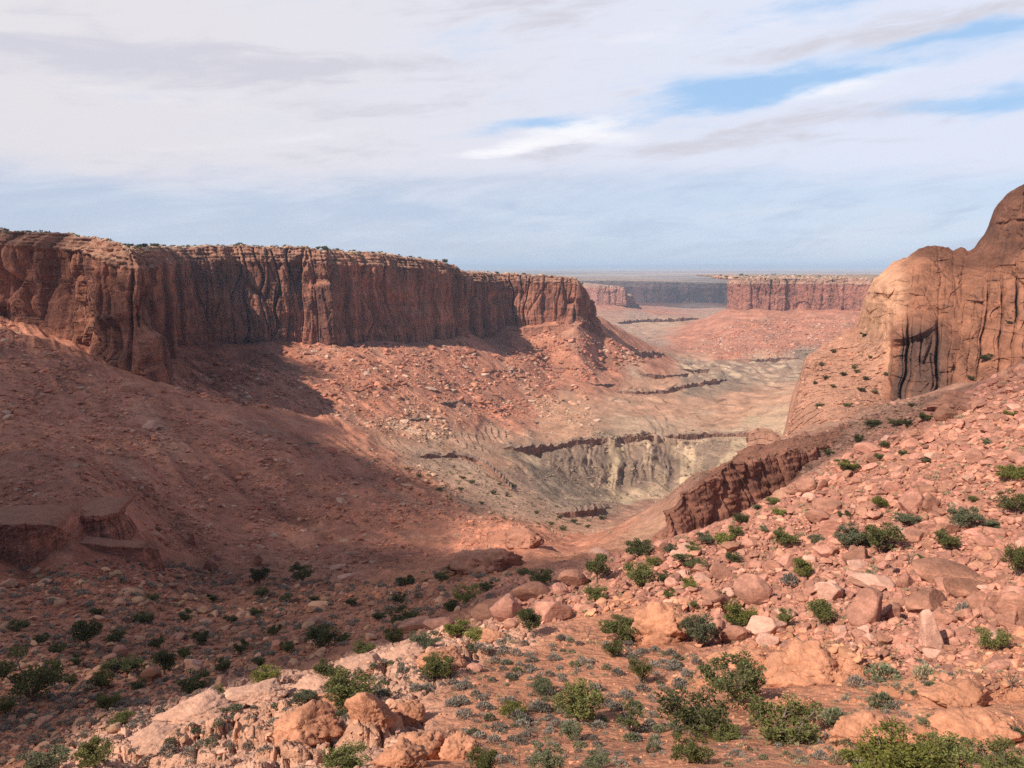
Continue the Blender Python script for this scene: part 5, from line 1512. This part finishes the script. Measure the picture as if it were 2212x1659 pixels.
for x_, v_, w, h, k_, lab in [(1909, 1465, 72, 30, 1, "wide pale green rabbitbrush behind the largest bedrock swell"), (1998, 1465, 50, 32, 2, "straw coloured tuft beside the wide pale rabbitbrush"), (1905, 1525, 54, 32, 1, "pale green brush in the hollow between bedrock swells"), (1804, 1564, 56, 40, 1, "round grey green brush alone on orange soil"),
                              (1705, 1262, 36, 28, 0, "grey leafless looking shrub beside the narrow bright juniper"), (2081, 1327, 34, 30, 0, "grey shrub between brown boulders"), (1849, 1482, 38, 26, 0, "brown dry shrub on the side of the bedrock swell"), (1813, 1650, 40, 34, 2, "whitish dry tuft near the lower edge"), (1772, 1640, 30, 24, 0, "dark grey tuft near the lower edge")]:
    p = first_hit(x_, v_); m = px_m(p)
    o = bpy.data.objects.new("desert_shrub", SAGEM[3 + k_]); COL.objects.link(o)
    o.location = p; o.scale = (w * m, w * m, h * m * 1.6)
    tag(o, lab, "shrub")


# the uncountable rest: thin brush and dry grass
def brush(name, polys, mats_px, mat, n_blades, label, seed):
    protos = [tuft(seed + i, n_blades, .24, .5, .5) for i in range(5)]
    Xa, Va = [], []
    for poly, n in polys:
        x_, v_ = scatter(poly, n); Xa.append(x_); Va.append(v_)
    Xa, Va = np.concatenate(Xa), np.concatenate(Va)
    p = hits(Xa, Va); p[:, 2] = ground_z(p[:, 0], p[:, 1])
    size = rng.uniform(*mats_px, len(p)) * px_m(p)
    R_ = rot_np(rng.uniform(0, 6.28, len(p)), np.zeros(len(p)), np.zeros(len(p)))
    merged(name, p, size, R_, protos, mat, np.ones((len(p), 3)), False, label=label)


brush("undergrowth", [(FIELD, 260), (PALEF, 120), (EASTF, 160), (LVAL, 900), ([(0, 1480), (400, 1500), (560, 1500), (250, 1600), (0, 1659)], 260)], (7, 18), M_sage, 90, "thin grey brush scattered over the bench and the side valley", 800)
brush("grass", [(SLOPE, 900), (EASTF, 260), (FIELD, 160)], (5, 15), M_straw, 60, "dry straw coloured grass between rocks", 820)
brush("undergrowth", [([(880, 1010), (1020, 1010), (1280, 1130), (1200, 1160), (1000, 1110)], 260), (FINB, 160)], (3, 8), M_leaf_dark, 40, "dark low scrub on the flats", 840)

# brush and trees along the mesa rims
def rim_scrub(Gr, nrow, x0, x1, n_ind, n_mass, hpx, label, group, mlabel, depth=30, seed=1):
    r_ = np.random.RandomState(seed)
    capg = Gr[nrow:]
    Xp = CX0 + FX * (capg[0, :, 0] / (capg[0, :, 1] * CP - capg[0, :, 2] * SP))
    cols = np.nonzero((Xp > x0) & (Xp < x1))[0]
    for _ in range(n_ind):
        p = capg[r_.randint(1, depth), cols[r_.randint(len(cols))]]
        h = r_.uniform(*hpx)
        add_tree(0, 0, h * r_.uniform(1.0, 1.7), h, 'round', 'd', label, group, pos=p, name="rim_shrub", cat="shrub")
    k_ = r_.randint(1, depth + 8, n_mass); c_ = cols[r_.randint(len(cols), size=n_mass)]
    p = capg[k_, c_]
    size = r_.uniform(hpx[0] * .7, hpx[1] * .8, n_mass) * px_m(p)
    protos = [tuft(860 + i, 30, .34, .5, .5) for i in range(3)]
    merged("undergrowth", p, size, rot_np(r_.uniform(0, 6, n_mass), np.zeros(n_mass), np.zeros(n_mass)), protos, M_leaf_dark, np.ones((n_mass, 3)), False, label=mlabel, pick=r_.randint(0, 3, n_mass))
    k_ = r_.randint(0, depth, n_mass * 2); c_ = cols[r_.randint(len(cols), size=n_mass * 2)]
    p = capg[k_, c_]
    size = r_.uniform(1.0, 4.5, len(p)) ** 1.0 * px_m(p)
    merged("rubble", p, size, rot_np(r_.uniform(0, 6, len(p)), r_.normal(0, .2, len(p)), r_.normal(0, .2, len(p))), TINY, M_rock, np.array([.47, .29, .21])[None] * r_.uniform(.75, 1.2, (len(p), 1)), False, label=mlabel.replace("scrub", "blocks"))


rim_scrub(o_grid['mesa11'], 210, -20, 320, 34, 700, (5, 13), "dark shrub on the high sloping shoulder of the long mesa", "shrubs on the mesa shoulder", "scrub on the high shoulder of the long mesa", 40, 1)
rim_scrub(o_grid['mesa11'], 210, 320, 1000, 40, 500, (4, 10), "dark shrub on the skyline rim of the long mesa", "shrubs on the skyline rim of the long mesa", "scrub along the skyline rim of the long mesa", 22, 2)
rim_scrub(o_grid['mesa11'], 210, 1000, 1260, 12, 200, (3, 7), "small dark shrub on the lower sunlit rim of the long mesa", "shrubs on the lower sunlit mesa rim", "scrub on the lower sunlit rim of the long mesa", 26, 3)
rim_scrub(o_grid['mesa47'], 120, 1560, 1890, 20, 400, (3, 6), "tiny dark shrub on the flat top of the pink mesa", "shrubs on the flat topped pink mesa", "scrub on the flat topped pink mesa", 40, 4)

# ------------------------------------------------------------------ distant range, air and passing clouds
xr = np.linspace(-52000, 52000, 500)
hr = 200 + 90 * np.clip(fbm2(xr / 16000, 1.5, 5, 3) + .25, 0, 2) * sstep(-52000, -8000, xr) * (1 - .5 * sstep(5000, 40000, xr))
prof = np.stack([np.stack([xr, np.full_like(xr, 40000 + d), -160 + hr * f + fbm2(xr / 3000, d / 3000., 3, 9) * 40 * f], -1) for d, f in ((0, 0), (1500, .45), (3000, .8), (5000, 1), (8000, .7), (12000, 0))], 0)
rng_o = obj("hills", mesh_np("hills", prof, grid_faces(6, 500), True), rock_material("far_range", base=(.22, .19, .17), freq=(.0005, .002, .01), bump=0))
tag(rng_o, "faint blue mountain range on the far horizon", kind='structure')


def haze_box():
    x0, x1, y0, y1, z0, z1 = -80000, 80000, -400, 95000, -420, 150
    V = np.array([[x, y, z] for z in (z0, z1) for y in (y0, y1) for x in (x0, x1)], float)
    F = np.array([[0, 2, 3, 1], [4, 5, 7, 6], [0, 1, 5, 4], [2, 6, 7, 3], [0, 4, 6, 2], [1, 3, 7, 5]])
    m = bpy.data.materials.new("haze")
    m.use_nodes = True
    k = NT(m.node_tree)
    out = k.n('ShaderNodeOutputMaterial')
    v = k.n('ShaderNodeVolumePrincipled')
    v.inputs['Color'].default_value = (.55, .75, 1.0, 1)
    v.inputs['Density'].default_value = 0.000058
    v.inputs['Anisotropy'].default_value = 0.0
    k.t.links.new(v.outputs[0], out.inputs['Volume'])
    o = obj("haze", mesh_np("haze", V, F, False), m)
    tag(o, "thin pale blue desert haze filling the air", kind='stuff')


haze_box()


def cloud(cx, cy, rx, ry, seed, alpha, label, rot=0.0, alt=950.0, ground=-60.0):
    """an unseen cloud, high above and towards the sun from the ground it shades"""
    t = (alt - ground) / SUN.z
    V, F = ICO[5]
    n = fbm3(V[:, 0] * 1.6 + seed, V[:, 1] * 1.6, V[:, 2] * 1.6, 5, seed, .55)
    W = V * (1 + .30 * n)[:, None]
    x, y = W[:, 0] * rx, W[:, 1] * ry
    c, s_ = math.cos(rot), math.sin(rot)
    W = np.stack([x * c - y * s_, x * s_ + y * c, np.where(W[:, 2] > 0, W[:, 2] * 55, W[:, 2] * 22)], 1)
    m = bpy.data.materials.new("cloud")
    m.use_nodes = True
    k = NT(m.node_tree)
    out = k.n('ShaderNodeOutputMaterial')
    d = k.n('ShaderNodeBsdfDiffuse'); d.inputs[0].default_value = (.92, .92, .94, 1)
    tr = k.n('ShaderNodeBsdfTransparent')
    tc = k.n('ShaderNodeTexCoord')
    nn = k.noise(tc.outputs['Generated'], 3.0, 5.0, .6)
    nz = k.math('ABSOLUTE', k.sep(k.n('ShaderNodeNewGeometry').outputs['Normal'])[2])
    a = k.math('MULTIPLY', k.ramp(nn, .30, .60, alpha * .75, alpha), k.ramp(nz, .25, .93, 0.05, 1.0))
    mx = k.n('ShaderNodeMixShader')
    k.put(mx.inputs[0], a)
    k.t.links.new(tr.outputs[0], mx.inputs[1]); k.t.links.new(d.outputs[0], mx.inputs[2])
    k.t.links.new(mx.outputs[0], out.inputs[0])
    o = obj("cloud", mesh_np("cloud", W, F, True), m)
    o.location = (cx + SUN.x * t, cy + SUN.y * t, alt)
    tag(o, label, "cloud", kind='stuff')
    return o


cloud(-252, 258, 180, 205, 3, .72, "soft grey cloud drifting over the shaded talus", rot=.25)
cloud(-92, 132, 108, 66, 8, .74, "small grey cloud over the side valley", rot=-.35)
cloud(120, 225, 85, 40, 14, .36, "small grey cloud passing over the bluff", rot=.45)
cloud(335, 372, 100, 112, 17, .40, "unseen cloud added to shade the slickrock dome", rot=.2, ground=-10.0)  # added out of view to dim the right side of the dome
cloud(650, 5200, 1500, 500, 22, .52, "broad cloud over the distant canyon wall", alt=1600, ground=-200)
cloud(-345, 640, 125, 130, 31, .50, "unseen cloud veil added to darken the mesa alcove", rot=.4)  # added out of view to deepen the alcove's shade
